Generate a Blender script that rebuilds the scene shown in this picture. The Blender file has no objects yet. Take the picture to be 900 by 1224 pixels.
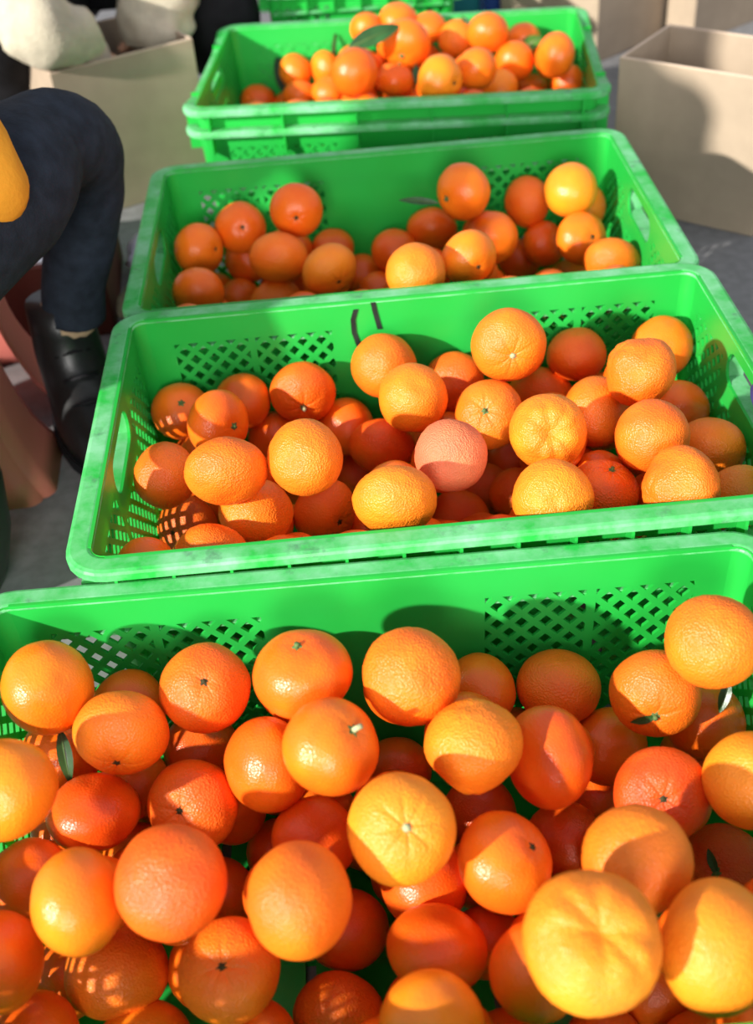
import bpy, bmesh, math, random
from mathutils import Vector, Matrix, noise

# ---------------------------------------------------------------- camera, sky, sun, exposure
scene = bpy.context.scene
COL = scene.collection
cam_data = bpy.data.cameras.new('camera')
cam_data.sensor_fit = 'HORIZONTAL'; cam_data.sensor_width = 36.0
cam_data.lens = 36.0 * 1400.08 / 900.0
cam_data.clip_start = 0.02; cam_data.clip_end = 60
cam_data.dof.use_dof = True; cam_data.dof.focus_distance = 0.93; cam_data.dof.aperture_fstop = 7.5
cam = bpy.data.objects.new('camera', cam_data); COL.objects.link(cam)
RT = Vector((0.99652281, -0.0525326, -0.06467312)); UP = Vector((0.08332039, 0.62829687, 0.77349904)); FW = Vector((0.0, 0.77619802, -0.6304892))
cam.matrix_world = Matrix(((RT.x, UP.x, -FW.x, 0), (RT.y, UP.y, -FW.y, 0), (RT.z, UP.z, -FW.z, 0.80123), (0, 0, 0, 1)))
scene.camera = cam

world = bpy.data.worlds.new('world'); scene.world = world; world.use_nodes = True
bg = world.node_tree.nodes['Background']
bg.inputs['Color'].default_value = (0.86, 0.90, 1.0, 1); bg.inputs['Strength'].default_value = 0.48

sun_data = bpy.data.lights.new('sun', 'SUN'); sun_data.energy = 5.2; sun_data.angle = math.radians(1.6); sun_data.color = (1.0, 0.95, 0.87)
sun = bpy.data.objects.new('sun', sun_data); COL.objects.link(sun)
SUN_DIR = Vector((0.77, 0.58, -0.43)).normalized()
sun.rotation_euler = SUN_DIR.to_track_quat('-Z', 'Y').to_euler()
sun.location = (-3, -2.5, 2)

# daylight through the wide open doorway behind the photographer
door_data = bpy.data.lights.new('doorway_daylight', 'AREA'); door_data.shape = 'RECTANGLE'; door_data.size = 1.5; door_data.size_y = 1.6
door_data.energy = 170; door_data.color = (1.0, 0.97, 0.93)
door = bpy.data.objects.new('doorway_daylight', door_data); COL.objects.link(door)
door.location = (-0.35, -4.6, 1.95)
door.rotation_euler = (Vector((0.1, 1.0, 0.2)) - Vector(door.location)).to_track_quat('-Z', 'Y').to_euler()

vs = scene.view_settings
vs.view_transform = 'Standard'; vs.look = 'None'; vs.gamma = 1.0; vs.use_curve_mapping = False
vs.exposure = 0.42
MANDARINS = [
 (1, -0.2417, 0.5762, 0.1989, 0.0329, -0.625, 0.374, -0.685, 1.01, 0.93, 0.35, 's', 's', '', 'yellow-orange smooth mandarin, back-wall row of nearest crate, first from left', 'mandarins in the nearest crate'),
 (1, -0.199, 0.6059, 0.1384, 0.0283, 0.08, 0.711, -0.698, 1.01, 0.93, 0.75, 's', 's', '', 'half-hidden deep orange mandarin, back-wall row of nearest crate, first hidden one from left', 'mandarins in the nearest crate'),
 (1, -0.1326, 0.5767, 0.184, 0.0325, 0.134, -0.523, 0.842, 1.01, 0.88, 0.7, 'm', 'm', 'd', 'deep orange pebbled mandarin with dark stem scar, back-wall row of nearest crate, second from left', 'mandarins in the nearest crate'),
 (1, -0.0592, 0.553, 0.2162, 0.0328, -0.046, 0.071, 0.996, 1.053, 0.856, 0.65, 's', 's', 'g', 'deep orange smooth mandarin with green stem, back-wall row of nearest crate, third from left', 'mandarins in the nearest crate'),
 (1, 0.0145, 0.5414, 0.2164, 0.0333, -0.362, 0.61, -0.704, 1.01, 0.93, 0.5, 'b', 'n', '', 'bright orange bumpy mandarin, back-wall row of nearest crate, fourth from left', 'mandarins in the nearest crate'),
 (1, 0.0663, 0.6034, 0.1262, 0.0301, 0.874, 0.139, -0.466, 1.01, 0.93, 0.65, 's', 's', '', 'half-hidden deep orange mandarin, back-wall row of nearest crate, second hidden one from left', 'mandarins in the nearest crate'),
 (1, 0.1271, 0.603, 0.1258, 0.0306, -0.153, -0.272, -0.95, 1.053, 0.913, 0.6, 'm', 'm', '', 'deep orange pebbled mandarin, back-wall row of nearest crate, fifth from left', 'mandarins in the nearest crate'),
 (1, 0.1876, 0.5579, 0.1601, 0.032, -0.234, -0.963, 0.13, 1.028, 0.89, 0.55, 'm', 'c', 'l', 'bright orange pebbled mandarin with small green leaf, back-wall row of nearest crate, sixth from left', 'mandarins in the nearest crate'),
 (1, 0.2205, 0.5508, 0.2161, 0.0323, 0.161, 0.695, -0.701, 1.01, 0.93, 0.45, 'b', 'b', '', 'bumpy mandarin perched highest in back right corner of nearest crate', 'mandarins in the nearest crate'),
 (1, 0.2333, 0.5733, 0.1072, 0.0299, 0.19, 0.693, -0.695, 1.01, 0.93, 0.7, 's', 's', '', 'half-hidden deep orange mandarin, back-wall row of nearest crate, third hidden one from left', 'mandarins in the nearest crate'),
 (1, -0.2481, 0.4748, 0.2162, 0.0322, -0.045, 0.88, -0.472, 1.01, 0.93, 0.3, 's', 's', '', 'yellow-orange smooth mandarin, second row of nearest crate, first from left', 'mandarins in the nearest crate'),
 (1, -0.2514, 0.5821, 0.1208, 0.0299, -0.45, 0.693, -0.563, 1.01, 0.93, 0.7, 's', 's', '', 'half-hidden deep orange mandarin, second row of nearest crate, first hidden one from left', 'mandarins in the nearest crate'),
 (1, -0.1905, 0.5475, 0.1776, 0.0314, -0.034, -0.986, -0.16, 1.076, 0.873, 0.4, 's', 'c', 'd', 'yellow-orange smooth mandarin with dark stem scar, second row of nearest crate, second from left', 'mandarins in the nearest crate'),
 (1, -0.1525, 0.6024, 0.0891, 0.0291, 0.014, 0.467, -0.884, 1.01, 0.93, 0.8, 's', 's', '', 'half-hidden red-orange mandarin, second row of nearest crate, second hidden one from left', 'mandarins in the nearest crate'),
 (1, -0.0904, 0.5283, 0.1536, 0.032, 0.801, 0.463, -0.38, 1.046, 0.924, 0.65, 's', 's', '', 'deep orange smooth mandarin, second row of nearest crate, third from left', 'mandarins in the nearest crate'),
 (1, -0.0417, 0.4873, 0.216, 0.032, 0.624, -0.169, 0.763, 1.01, 0.88, 0.5, 's', 's', 't', 'bright orange smooth mandarin with cut stem, second row of nearest crate, fourth from left', 'mandarins in the nearest crate'),
 (1, -0.0012, 0.6008, 0.0445, 0.0283, -0.006, 0.99, 0.14, 1.01, 0.93, 0.85, 's', 's', '', 'half-hidden red-orange mandarin, second row of nearest crate, third hidden one from left', 'mandarins in the nearest crate'),
 (1, 0.0506, 0.4936, 0.1998, 0.0312, -0.003, -0.344, -0.939, 1.035, 0.941, 0.3, 's', 'n', '', 'yellow-orange smooth mandarin, second row of nearest crate, fifth from left', 'mandarins in the nearest crate'),
 (1, 0.1018, 0.5033, 0.1684, 0.0318, 0.919, 0.275, -0.282, 1.101, 0.859, 0.9, 's', 's', '', 'red-orange smooth mandarin, second row of nearest crate, sixth from left', 'mandarins in the nearest crate'),
 (1, 0.1609, 0.5703, 0.0898, 0.0297, -0.24, 0.762, -0.602, 1.01, 0.93, 0.65, 's', 's', '', 'half-hidden deep orange mandarin, second row of nearest crate, fourth hidden one from left', 'mandarins in the nearest crate'),
 (1, 0.2323, 0.5809, 0.052, 0.0279, 0.076, 0.28, -0.957, 1.01, 0.93, 0.75, 's', 's', '', 'half-hidden deep orange mandarin, second row of nearest crate, fifth hidden one from left', 'mandarins in the nearest crate'),
 (1, -0.2162, 0.5182, 0.1299, 0.0305, -0.025, -0.37, -0.929, 1.088, 0.856, 0.85, 's', 's', '', 'red-orange smooth mandarin, third row of nearest crate, first from left', 'mandarins in the nearest crate'),
 (1, -0.1471, 0.5196, 0.1264, 0.0313, -0.235, -0.695, 0.68, 1.057, 0.825, 0.7, 's', 'c', 'd', 'deep orange smooth mandarin with dark stem scar, third row of nearest crate, second from left', 'mandarins in the nearest crate'),
 (1, -0.062, 0.4919, 0.1131, 0.0299, -0.337, 0.66, -0.672, 1.01, 0.93, 0.85, 's', 's', '', 'half-hidden red-orange mandarin, third row of nearest crate, first hidden one from left', 'mandarins in the nearest crate'),
 (1, -0.0008, 0.4211, 0.2164, 0.0325, 0.117, -0.576, 0.809, 1.01, 0.88, 0.15, 's', 'c', 'w', 'golden mandarin showing pale stem button and creased crown, middle of nearest crate', 'mandarins in the nearest crate'),
 (1, 0.0605, 0.558, 0.0357, 0.0297, -0.112, 0.766, -0.634, 1.01, 0.93, 0.9, 's', 's', '', 'half-hidden red-orange mandarin, third row of nearest crate, second hidden one from left', 'mandarins in the nearest crate'),
 (1, 0.1727, 0.4759, 0.1531, 0.0305, -0.155, -0.683, 0.714, 1.045, 0.815, 0.95, 's', 'c', 'd', 'red-orange smooth mandarin with dark stem scar, third row of nearest crate, fourth from left', 'mandarins in the nearest crate'),
 (1, 0.2271, 0.4652, 0.1749, 0.0313, 0.442, 0.282, -0.852, 1.01, 0.93, 0.15, 's', 'c', '', 'golden yellow smooth mandarin, third row of nearest crate, fifth from left', 'mandarins in the nearest crate'),
 (1, 0.1501, 0.5635, 0.0348, 0.0288, 0.463, 0.618, -0.635, 1.01, 0.93, 0.8, 's', 's', '', 'half-hidden red-orange mandarin, third row of nearest crate, fourth hidden one from left', 'mandarins in the nearest crate'),
 (1, 0.1204, 0.517, 0.0492, 0.0303, 0.316, 0.748, -0.584, 1.01, 0.93, 0.9, 's', 's', '', 'half-hidden red-orange mandarin, third row of nearest crate, third hidden one from left', 'mandarins in the nearest crate'),
 (1, -0.2535, 0.4682, 0.1266, 0.0282, -0.331, 0.727, -0.601, 1.01, 0.93, 0.75, 's', 's', '', 'deep orange smooth mandarin, fourth row of nearest crate, first from left', 'mandarins in the nearest crate'),
 (1, -0.1957, 0.4045, 0.1948, 0.0298, -0.961, 0.07, -0.266, 1.058, 0.905, 0.35, 's', 's', '', 'yellow-orange smooth mandarin, fourth row of nearest crate, second from left', 'mandarins in the nearest crate'),
 (1, -0.1364, 0.3976, 0.2166, 0.0324, 0.136, 0.449, -0.883, 1.029, 0.803, 0.85, 'm', 'm', '', 'red-orange pebbled mandarin, fourth row of nearest crate, third from left', 'mandarins in the nearest crate'),
 (1, -0.1411, 0.505, 0.0349, 0.0289, 0.753, 0.168, -0.636, 1.01, 0.93, 0.75, 's', 's', '', 'half-hidden deep orange mandarin, fourth row of nearest crate, first hidden one from left', 'mandarins in the nearest crate'),
 (1, -0.0617, 0.3786, 0.2165, 0.0315, -0.904, 0.219, -0.367, 1.037, 0.938, 0.6, 'm', 'c', '', 'deep orange pebbled mandarin, fourth row of nearest crate, fourth from left', 'mandarins in the nearest crate'),
 (1, 0.0118, 0.4596, 0.0999, 0.0303, 0.336, 0.306, -0.891, 1.01, 0.93, 0.85, 's', 's', '', 'half-hidden red-orange mandarin, fourth row of nearest crate, second hidden one from left', 'mandarins in the nearest crate'),
 (1, 0.0622, 0.4278, 0.1637, 0.0307, 0.673, -0.139, 0.727, 1.051, 0.881, 0.65, 's', 's', 'd', 'deep orange smooth mandarin with dark stem scar, fourth row of nearest crate, fifth from left', 'mandarins in the nearest crate'),
 (1, 0.1321, 0.387, 0.2162, 0.0308, 0.236, 0.446, -0.863, 1.01, 0.93, 0.4, 'b', 'b', '', 'yellow-orange bumpy mandarin, fourth row of nearest crate, sixth from left', 'mandarins in the nearest crate'),
 (1, 0.231, 0.489, 0.0427, 0.0288, -0.453, -0.606, 0.654, 1.118, 0.872, 0.9, 'b', 'b', 'l', 'red-orange bumpy mandarin with small green leaf, fourth row of nearest crate, seventh from left', 'mandarins in the nearest crate'),
 (1, -0.2534, 0.3937, 0.1531, 0.0298, -0.978, 0.062, -0.201, 1.033, 0.945, 0.7, 's', 's', '', 'deep orange smooth mandarin, fifth row of nearest crate, first from left', 'mandarins in the nearest crate'),
 (1, -0.2478, 0.449, 0.0343, 0.0288, 0.696, 0.389, -0.604, 1.01, 0.93, 0.6, 's', 's', '', 'half-hidden deep orange mandarin, fifth row of nearest crate, first hidden one from left', 'mandarins in the nearest crate'),
 (1, -0.2025, 0.4322, 0.0691, 0.0341, -0.158, -0.496, -0.854, 1.049, 0.918, 0.5, 's', 'c', '', 'bright orange smooth mandarin, fifth row of nearest crate, second from left', 'mandarins in the nearest crate'),
 (1, -0.1165, 0.3981, 0.1155, 0.0297, -0.087, -0.404, 0.911, 1.099, 0.857, 0.5, 's', 'c', 'd', 'bright orange smooth mandarin with dark stem scar, fifth row of nearest crate, third from left', 'mandarins in the nearest crate'),
 (1, -0.0458, 0.4571, 0.0549, 0.03, -0.211, -0.462, -0.861, 1.01, 0.93, 0.85, 's', 's', '', 'half-hidden red-orange mandarin, fifth row of nearest crate, second hidden one from left', 'mandarins in the nearest crate'),
 (1, 0.0151, 0.4026, 0.1126, 0.0303, -0.19, -0.471, -0.862, 1.089, 0.853, 0.65, 's', 's', '', 'deep orange smooth mandarin, fifth row of nearest crate, fourth from left', 'mandarins in the nearest crate'),
 (1, 0.072, 0.3668, 0.1389, 0.0296, -0.803, 0.386, -0.455, 1.01, 0.93, 0.6, 's', 's', '', 'half-hidden deep orange mandarin, fifth row of nearest crate, third hidden one from left', 'mandarins in the nearest crate'),
 (1, 0.0908, 0.3181, 0.2522, 0.0346, 0.108, -0.349, 0.931, 1.036, 0.808, 0.25, 'b', 'v', 'n', 'largest mandarin, wrinkled golden skin around a sunken navel, at front of nearest crate', 'mandarins in the nearest crate'),
 (1, 0.1618, 0.3288, 0.2166, 0.0317, -0.689, 0.555, -0.466, 1.135, 0.885, 0.25, 'm', 'm', '', 'tall golden mandarin beside the largest wrinkled one, front right of nearest crate', 'mandarins in the nearest crate'),
 (1, 0.1582, 0.4096, 0.0367, 0.0308, 0.448, 0.623, -0.641, 1.01, 0.93, 0.7, 's', 's', '', 'half-hidden deep orange mandarin, fifth row of nearest crate, fourth hidden one from left', 'mandarins in the nearest crate'),
 (1, -0.1843, 0.392, 0.0381, 0.0322, -0.093, 0.994, -0.049, 1.042, 0.929, 0.35, 's', 's', '', 'yellow-orange smooth mandarin, front row of nearest crate, first from left', 'mandarins in the nearest crate'),
 (1, -0.1076, 0.3744, 0.0642, 0.0295, -0.5, 0.159, -0.851, 1.01, 0.93, 0.6, 's', 's', '', 'deep orange smooth mandarin, front row of nearest crate, second from left', 'mandarins in the nearest crate'),
 (1, -0.0539, 0.4013, 0.0405, 0.0303, 0.177, 0.982, -0.063, 1.036, 0.94, 0.6, 'b', 'b', '', 'deep orange bumpy mandarin, front row of nearest crate, third from left', 'mandarins in the nearest crate'),
 (1, 0.0073, 0.3248, 0.167, 0.0298, -0.347, 0.278, -0.895, 1.01, 0.93, 0.25, 's', 's', '', 'yellow-orange smooth mandarin, front row of nearest crate, fourth from left', 'mandarins in the nearest crate'),
 (1, 0.1199, 0.3708, 0.0315, 0.026, 0.15, 0.701, -0.697, 1.01, 0.93, 0.7, 's', 's', '', 'deep orange smooth mandarin, front row of nearest crate, fifth from left', 'mandarins in the nearest crate'),
 (1, 0.1816, 0.3548, 0.0379, 0.031, 0.124, -0.576, -0.808, 1.01, 0.93, 0.6, 's', 's', '', 'half-hidden deep orange mandarin, front row of nearest crate, third hidden one from left', 'mandarins in the nearest crate'),
 (1, -0.2491, 0.3824, 0.0786, 0.03, -0.539, 0.45, -0.712, 1.01, 0.93, 0.7, 's', 's', '', 'half-hidden deep orange mandarin, front row of nearest crate, first hidden one from left', 'mandarins in the nearest crate'),
 (1, 0.0577, 0.3673, 0.0363, 0.0303, 0.214, 0.009, -0.977, 1.01, 0.93, 0.7, 's', 's', '', 'half-hidden deep orange mandarin, front row of nearest crate, second hidden one from left', 'mandarins in the nearest crate'),
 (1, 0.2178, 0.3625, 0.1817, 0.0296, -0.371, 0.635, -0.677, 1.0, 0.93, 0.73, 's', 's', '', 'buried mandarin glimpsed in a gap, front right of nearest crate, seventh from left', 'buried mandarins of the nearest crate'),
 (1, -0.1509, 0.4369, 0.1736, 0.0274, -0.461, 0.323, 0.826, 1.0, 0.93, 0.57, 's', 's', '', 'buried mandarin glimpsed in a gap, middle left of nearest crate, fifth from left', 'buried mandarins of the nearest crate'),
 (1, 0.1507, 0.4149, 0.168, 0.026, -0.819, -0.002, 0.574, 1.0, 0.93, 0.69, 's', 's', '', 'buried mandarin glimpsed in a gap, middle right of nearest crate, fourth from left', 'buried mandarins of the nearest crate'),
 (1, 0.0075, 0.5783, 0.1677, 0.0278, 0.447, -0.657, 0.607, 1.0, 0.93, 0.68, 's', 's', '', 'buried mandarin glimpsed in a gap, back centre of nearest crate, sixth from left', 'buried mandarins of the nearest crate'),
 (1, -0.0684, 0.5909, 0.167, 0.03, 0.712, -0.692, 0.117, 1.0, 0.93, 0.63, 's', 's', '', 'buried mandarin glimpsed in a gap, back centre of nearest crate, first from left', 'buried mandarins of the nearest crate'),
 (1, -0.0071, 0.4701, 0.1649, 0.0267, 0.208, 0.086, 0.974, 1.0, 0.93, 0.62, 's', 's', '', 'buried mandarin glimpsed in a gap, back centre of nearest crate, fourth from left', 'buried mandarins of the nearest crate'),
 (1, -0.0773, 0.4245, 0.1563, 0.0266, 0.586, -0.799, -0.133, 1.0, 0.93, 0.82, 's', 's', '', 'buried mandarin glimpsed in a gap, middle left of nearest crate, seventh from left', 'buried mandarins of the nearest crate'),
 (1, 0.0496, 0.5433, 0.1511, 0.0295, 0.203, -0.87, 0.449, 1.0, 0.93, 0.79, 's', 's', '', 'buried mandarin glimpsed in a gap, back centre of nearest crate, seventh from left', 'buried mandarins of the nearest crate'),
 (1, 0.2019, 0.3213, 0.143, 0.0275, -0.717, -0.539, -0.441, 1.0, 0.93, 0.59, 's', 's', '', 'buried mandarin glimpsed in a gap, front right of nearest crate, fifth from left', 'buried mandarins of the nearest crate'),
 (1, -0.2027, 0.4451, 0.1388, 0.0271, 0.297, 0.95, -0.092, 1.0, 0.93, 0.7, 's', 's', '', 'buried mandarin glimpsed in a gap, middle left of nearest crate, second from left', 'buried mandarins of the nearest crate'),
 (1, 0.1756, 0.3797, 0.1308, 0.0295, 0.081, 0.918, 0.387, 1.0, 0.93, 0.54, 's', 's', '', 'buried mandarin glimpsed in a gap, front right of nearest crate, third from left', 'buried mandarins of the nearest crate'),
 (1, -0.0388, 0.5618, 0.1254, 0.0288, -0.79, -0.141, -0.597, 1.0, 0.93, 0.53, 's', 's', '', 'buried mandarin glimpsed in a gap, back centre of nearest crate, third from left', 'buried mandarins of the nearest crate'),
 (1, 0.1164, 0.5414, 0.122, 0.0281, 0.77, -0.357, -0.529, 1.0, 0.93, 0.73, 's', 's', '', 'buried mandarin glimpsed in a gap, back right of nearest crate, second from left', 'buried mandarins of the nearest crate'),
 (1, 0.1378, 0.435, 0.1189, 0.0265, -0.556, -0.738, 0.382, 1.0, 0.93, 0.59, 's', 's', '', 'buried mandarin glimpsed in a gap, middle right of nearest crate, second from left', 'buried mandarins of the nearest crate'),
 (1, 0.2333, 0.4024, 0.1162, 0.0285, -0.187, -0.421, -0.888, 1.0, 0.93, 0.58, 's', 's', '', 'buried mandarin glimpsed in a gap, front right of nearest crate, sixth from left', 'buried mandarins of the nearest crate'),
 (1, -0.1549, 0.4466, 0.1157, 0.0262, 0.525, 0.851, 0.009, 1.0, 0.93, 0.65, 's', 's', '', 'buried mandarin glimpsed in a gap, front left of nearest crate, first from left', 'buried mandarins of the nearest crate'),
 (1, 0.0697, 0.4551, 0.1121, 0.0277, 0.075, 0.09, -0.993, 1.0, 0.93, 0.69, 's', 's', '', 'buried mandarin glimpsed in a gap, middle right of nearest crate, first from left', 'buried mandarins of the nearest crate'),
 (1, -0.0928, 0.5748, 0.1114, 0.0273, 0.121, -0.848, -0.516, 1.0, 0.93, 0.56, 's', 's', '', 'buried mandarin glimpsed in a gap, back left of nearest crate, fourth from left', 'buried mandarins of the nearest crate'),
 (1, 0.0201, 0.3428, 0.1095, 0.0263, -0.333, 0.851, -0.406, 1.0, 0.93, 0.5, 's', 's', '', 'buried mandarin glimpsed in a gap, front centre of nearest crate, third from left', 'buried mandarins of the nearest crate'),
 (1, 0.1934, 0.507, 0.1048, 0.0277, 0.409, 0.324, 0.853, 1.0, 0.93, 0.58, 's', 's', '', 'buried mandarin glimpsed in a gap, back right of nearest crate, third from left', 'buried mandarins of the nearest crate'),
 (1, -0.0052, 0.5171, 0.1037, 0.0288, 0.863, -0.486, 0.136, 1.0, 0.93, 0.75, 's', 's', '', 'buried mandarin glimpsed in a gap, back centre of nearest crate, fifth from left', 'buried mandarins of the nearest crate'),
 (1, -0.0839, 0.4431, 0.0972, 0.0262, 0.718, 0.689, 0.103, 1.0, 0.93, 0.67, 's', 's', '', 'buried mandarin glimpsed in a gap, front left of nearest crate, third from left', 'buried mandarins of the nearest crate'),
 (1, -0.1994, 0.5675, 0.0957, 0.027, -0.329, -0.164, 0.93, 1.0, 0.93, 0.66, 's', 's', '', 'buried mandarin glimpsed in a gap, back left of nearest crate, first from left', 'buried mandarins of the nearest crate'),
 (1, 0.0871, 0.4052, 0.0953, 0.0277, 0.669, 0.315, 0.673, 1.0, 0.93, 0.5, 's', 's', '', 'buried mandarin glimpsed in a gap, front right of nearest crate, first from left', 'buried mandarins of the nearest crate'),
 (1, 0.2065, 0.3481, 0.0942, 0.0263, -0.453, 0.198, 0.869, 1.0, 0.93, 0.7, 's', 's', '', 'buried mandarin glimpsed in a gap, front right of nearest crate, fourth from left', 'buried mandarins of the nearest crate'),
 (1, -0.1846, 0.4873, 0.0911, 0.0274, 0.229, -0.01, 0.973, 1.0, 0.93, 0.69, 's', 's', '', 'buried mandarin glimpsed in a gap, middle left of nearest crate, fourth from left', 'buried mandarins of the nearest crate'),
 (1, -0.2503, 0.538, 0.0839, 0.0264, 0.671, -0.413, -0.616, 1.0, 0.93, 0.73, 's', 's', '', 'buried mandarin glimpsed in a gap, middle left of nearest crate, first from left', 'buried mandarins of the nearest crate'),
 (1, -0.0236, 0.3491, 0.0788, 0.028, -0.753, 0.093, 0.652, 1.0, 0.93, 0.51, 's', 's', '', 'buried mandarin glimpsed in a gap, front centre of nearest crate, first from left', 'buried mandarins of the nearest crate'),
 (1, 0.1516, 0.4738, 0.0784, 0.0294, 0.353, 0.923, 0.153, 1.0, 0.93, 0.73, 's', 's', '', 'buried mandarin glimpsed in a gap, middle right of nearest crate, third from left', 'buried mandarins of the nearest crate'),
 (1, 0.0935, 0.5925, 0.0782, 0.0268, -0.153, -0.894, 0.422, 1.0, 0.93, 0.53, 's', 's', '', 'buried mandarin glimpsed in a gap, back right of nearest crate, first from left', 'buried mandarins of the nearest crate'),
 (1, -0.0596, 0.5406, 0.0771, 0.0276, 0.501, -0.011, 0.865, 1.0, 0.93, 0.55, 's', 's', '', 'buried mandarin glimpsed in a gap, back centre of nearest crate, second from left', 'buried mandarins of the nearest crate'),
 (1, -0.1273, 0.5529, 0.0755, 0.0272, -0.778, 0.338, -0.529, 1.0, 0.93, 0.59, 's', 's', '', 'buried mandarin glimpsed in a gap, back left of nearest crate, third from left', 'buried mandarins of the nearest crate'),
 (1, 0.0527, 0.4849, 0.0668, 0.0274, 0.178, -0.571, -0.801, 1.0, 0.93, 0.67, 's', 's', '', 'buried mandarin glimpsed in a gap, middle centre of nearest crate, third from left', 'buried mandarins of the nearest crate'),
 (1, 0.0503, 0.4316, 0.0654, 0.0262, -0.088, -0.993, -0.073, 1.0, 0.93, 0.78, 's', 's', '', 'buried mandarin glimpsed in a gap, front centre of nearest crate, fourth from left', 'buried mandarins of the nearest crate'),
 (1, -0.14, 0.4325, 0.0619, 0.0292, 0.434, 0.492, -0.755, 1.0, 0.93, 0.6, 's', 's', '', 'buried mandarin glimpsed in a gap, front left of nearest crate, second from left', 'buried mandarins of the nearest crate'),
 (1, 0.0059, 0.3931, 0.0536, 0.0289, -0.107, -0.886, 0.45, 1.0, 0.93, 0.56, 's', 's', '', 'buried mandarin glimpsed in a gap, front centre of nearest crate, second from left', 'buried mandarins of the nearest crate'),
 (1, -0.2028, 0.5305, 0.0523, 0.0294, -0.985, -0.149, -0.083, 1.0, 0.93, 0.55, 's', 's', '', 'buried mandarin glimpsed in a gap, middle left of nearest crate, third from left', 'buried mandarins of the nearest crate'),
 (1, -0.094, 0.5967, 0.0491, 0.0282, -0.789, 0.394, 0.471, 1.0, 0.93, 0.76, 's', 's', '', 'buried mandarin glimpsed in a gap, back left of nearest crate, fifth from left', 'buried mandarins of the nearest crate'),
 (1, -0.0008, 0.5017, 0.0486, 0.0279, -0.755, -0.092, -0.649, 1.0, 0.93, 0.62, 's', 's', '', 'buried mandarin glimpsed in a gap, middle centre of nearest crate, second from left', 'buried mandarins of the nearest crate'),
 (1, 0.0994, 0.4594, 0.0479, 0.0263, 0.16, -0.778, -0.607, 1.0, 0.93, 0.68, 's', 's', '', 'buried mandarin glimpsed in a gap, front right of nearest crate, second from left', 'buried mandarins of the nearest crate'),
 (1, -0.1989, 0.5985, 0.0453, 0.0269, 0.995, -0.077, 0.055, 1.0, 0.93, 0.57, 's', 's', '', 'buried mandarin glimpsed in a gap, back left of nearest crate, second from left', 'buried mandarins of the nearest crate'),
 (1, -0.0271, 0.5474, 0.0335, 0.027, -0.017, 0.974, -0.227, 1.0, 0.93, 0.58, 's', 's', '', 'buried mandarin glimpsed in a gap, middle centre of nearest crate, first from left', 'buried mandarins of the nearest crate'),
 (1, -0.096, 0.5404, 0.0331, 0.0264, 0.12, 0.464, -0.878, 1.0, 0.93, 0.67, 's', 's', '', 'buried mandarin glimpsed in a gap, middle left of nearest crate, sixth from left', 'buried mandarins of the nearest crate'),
 (2, -0.1891, 0.9953, 0.145, 0.0293, 0.203, -0.537, 0.819, 1.029, 0.803, 0.6, 's', 's', 'g', 'light-dappled mandarin with green stem beside left wall of second crate', 'mandarins in the second crate'),
 (2, -0.126, 0.9976, 0.1499, 0.0286, 0.173, 0.63, -0.757, 1.01, 0.93, 0.65, 's', 's', '', 'deep orange smooth mandarin, back-wall row of second crate, second from left', 'mandarins in the second crate'),
 (2, -0.0641, 0.9949, 0.1552, 0.0323, 0.039, -0.995, -0.091, 1.04, 0.82, 0.7, 's', 'c', 't', 'deep orange smooth mandarin with cut stem, back-wall row of second crate, third from left', 'mandarins in the second crate'),
 (2, -0.0251, 0.9954, 0.1092, 0.0303, 0.33, 0.737, -0.589, 1.01, 0.93, 0.7, 's', 's', '', 'deep orange smooth mandarin, back-wall row of second crate, fourth from left', 'mandarins in the second crate'),
 (2, 0.0197, 0.9975, 0.177, 0.0324, 0.32, 0.908, -0.27, 1.01, 0.93, 0.5, 'm', 'm', '', 'bright orange pebbled mandarin, back-wall row of second crate, fifth from left', 'mandarins in the second crate'),
 (2, 0.0891, 0.9995, 0.1496, 0.0304, 0.446, 0.731, -0.516, 1.028, 0.802, 0.75, 's', 'c', '', 'deep orange smooth mandarin, back-wall row of second crate, sixth from left', 'mandarins in the second crate'),
 (2, 0.1349, 0.9327, 0.2285, 0.0342, 0.02, -0.992, 0.128, 1.034, 0.807, 0.45, 'm', 'c', 'w', 'highest mandarin in second crate, pale stem button facing down, below the lattice', 'mandarins in the second crate'),
 (2, 0.2138, 1.0042, 0.1675, 0.0287, 0.043, -0.03, -0.999, 1.044, 0.925, 0.75, 's', 'c', '', 'deep orange smooth mandarin, back-wall row of second crate, eighth from left', 'mandarins in the second crate'),
 (2, 0.2997, 1.004, 0.1677, 0.0305, -0.052, 0.858, -0.51, 1.027, 0.801, 0.5, 's', 's', '', 'bright orange smooth mandarin, back-wall row of second crate, ninth from left', 'mandarins in the second crate'),
 (2, -0.1433, 0.9284, 0.1719, 0.0309, 0.726, -0.651, 0.221, 1.053, 0.821, 0.6, 's', 's', 'g', 'deep orange smooth mandarin with green stem, second row of second crate, first from left', 'mandarins in the second crate'),
 (2, -0.0985, 0.9949, 0.1017, 0.0289, 0.325, 0.912, -0.25, 1.01, 0.93, 0.7, 's', 's', '', 'half-hidden deep orange mandarin, second row of second crate, first hidden one from left', 'mandarins in the second crate'),
 (2, 0.0108, 0.9498, 0.1136, 0.0304, 0.142, 0.908, 0.394, 1.101, 0.859, 0.85, 'm', 'm', '', 'red-orange pebbled mandarin, second row of second crate, second from left', 'mandarins in the second crate'),
 (2, 0.0422, 0.8948, 0.2053, 0.032, -0.152, 0.598, -0.787, 1.01, 0.93, 0.35, 'm', 'm', '', 'yellow-orange pebbled mandarin, second row of second crate, third from left', 'mandarins in the second crate'),
 (2, 0.1096, 0.8821, 0.1877, 0.032, -0.224, -0.694, 0.684, 1.01, 0.88, 0.45, 'm', 'c', 'g', 'bright orange pebbled mandarin with green stem, second row of second crate, fourth from left', 'mandarins in the second crate'),
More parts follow.
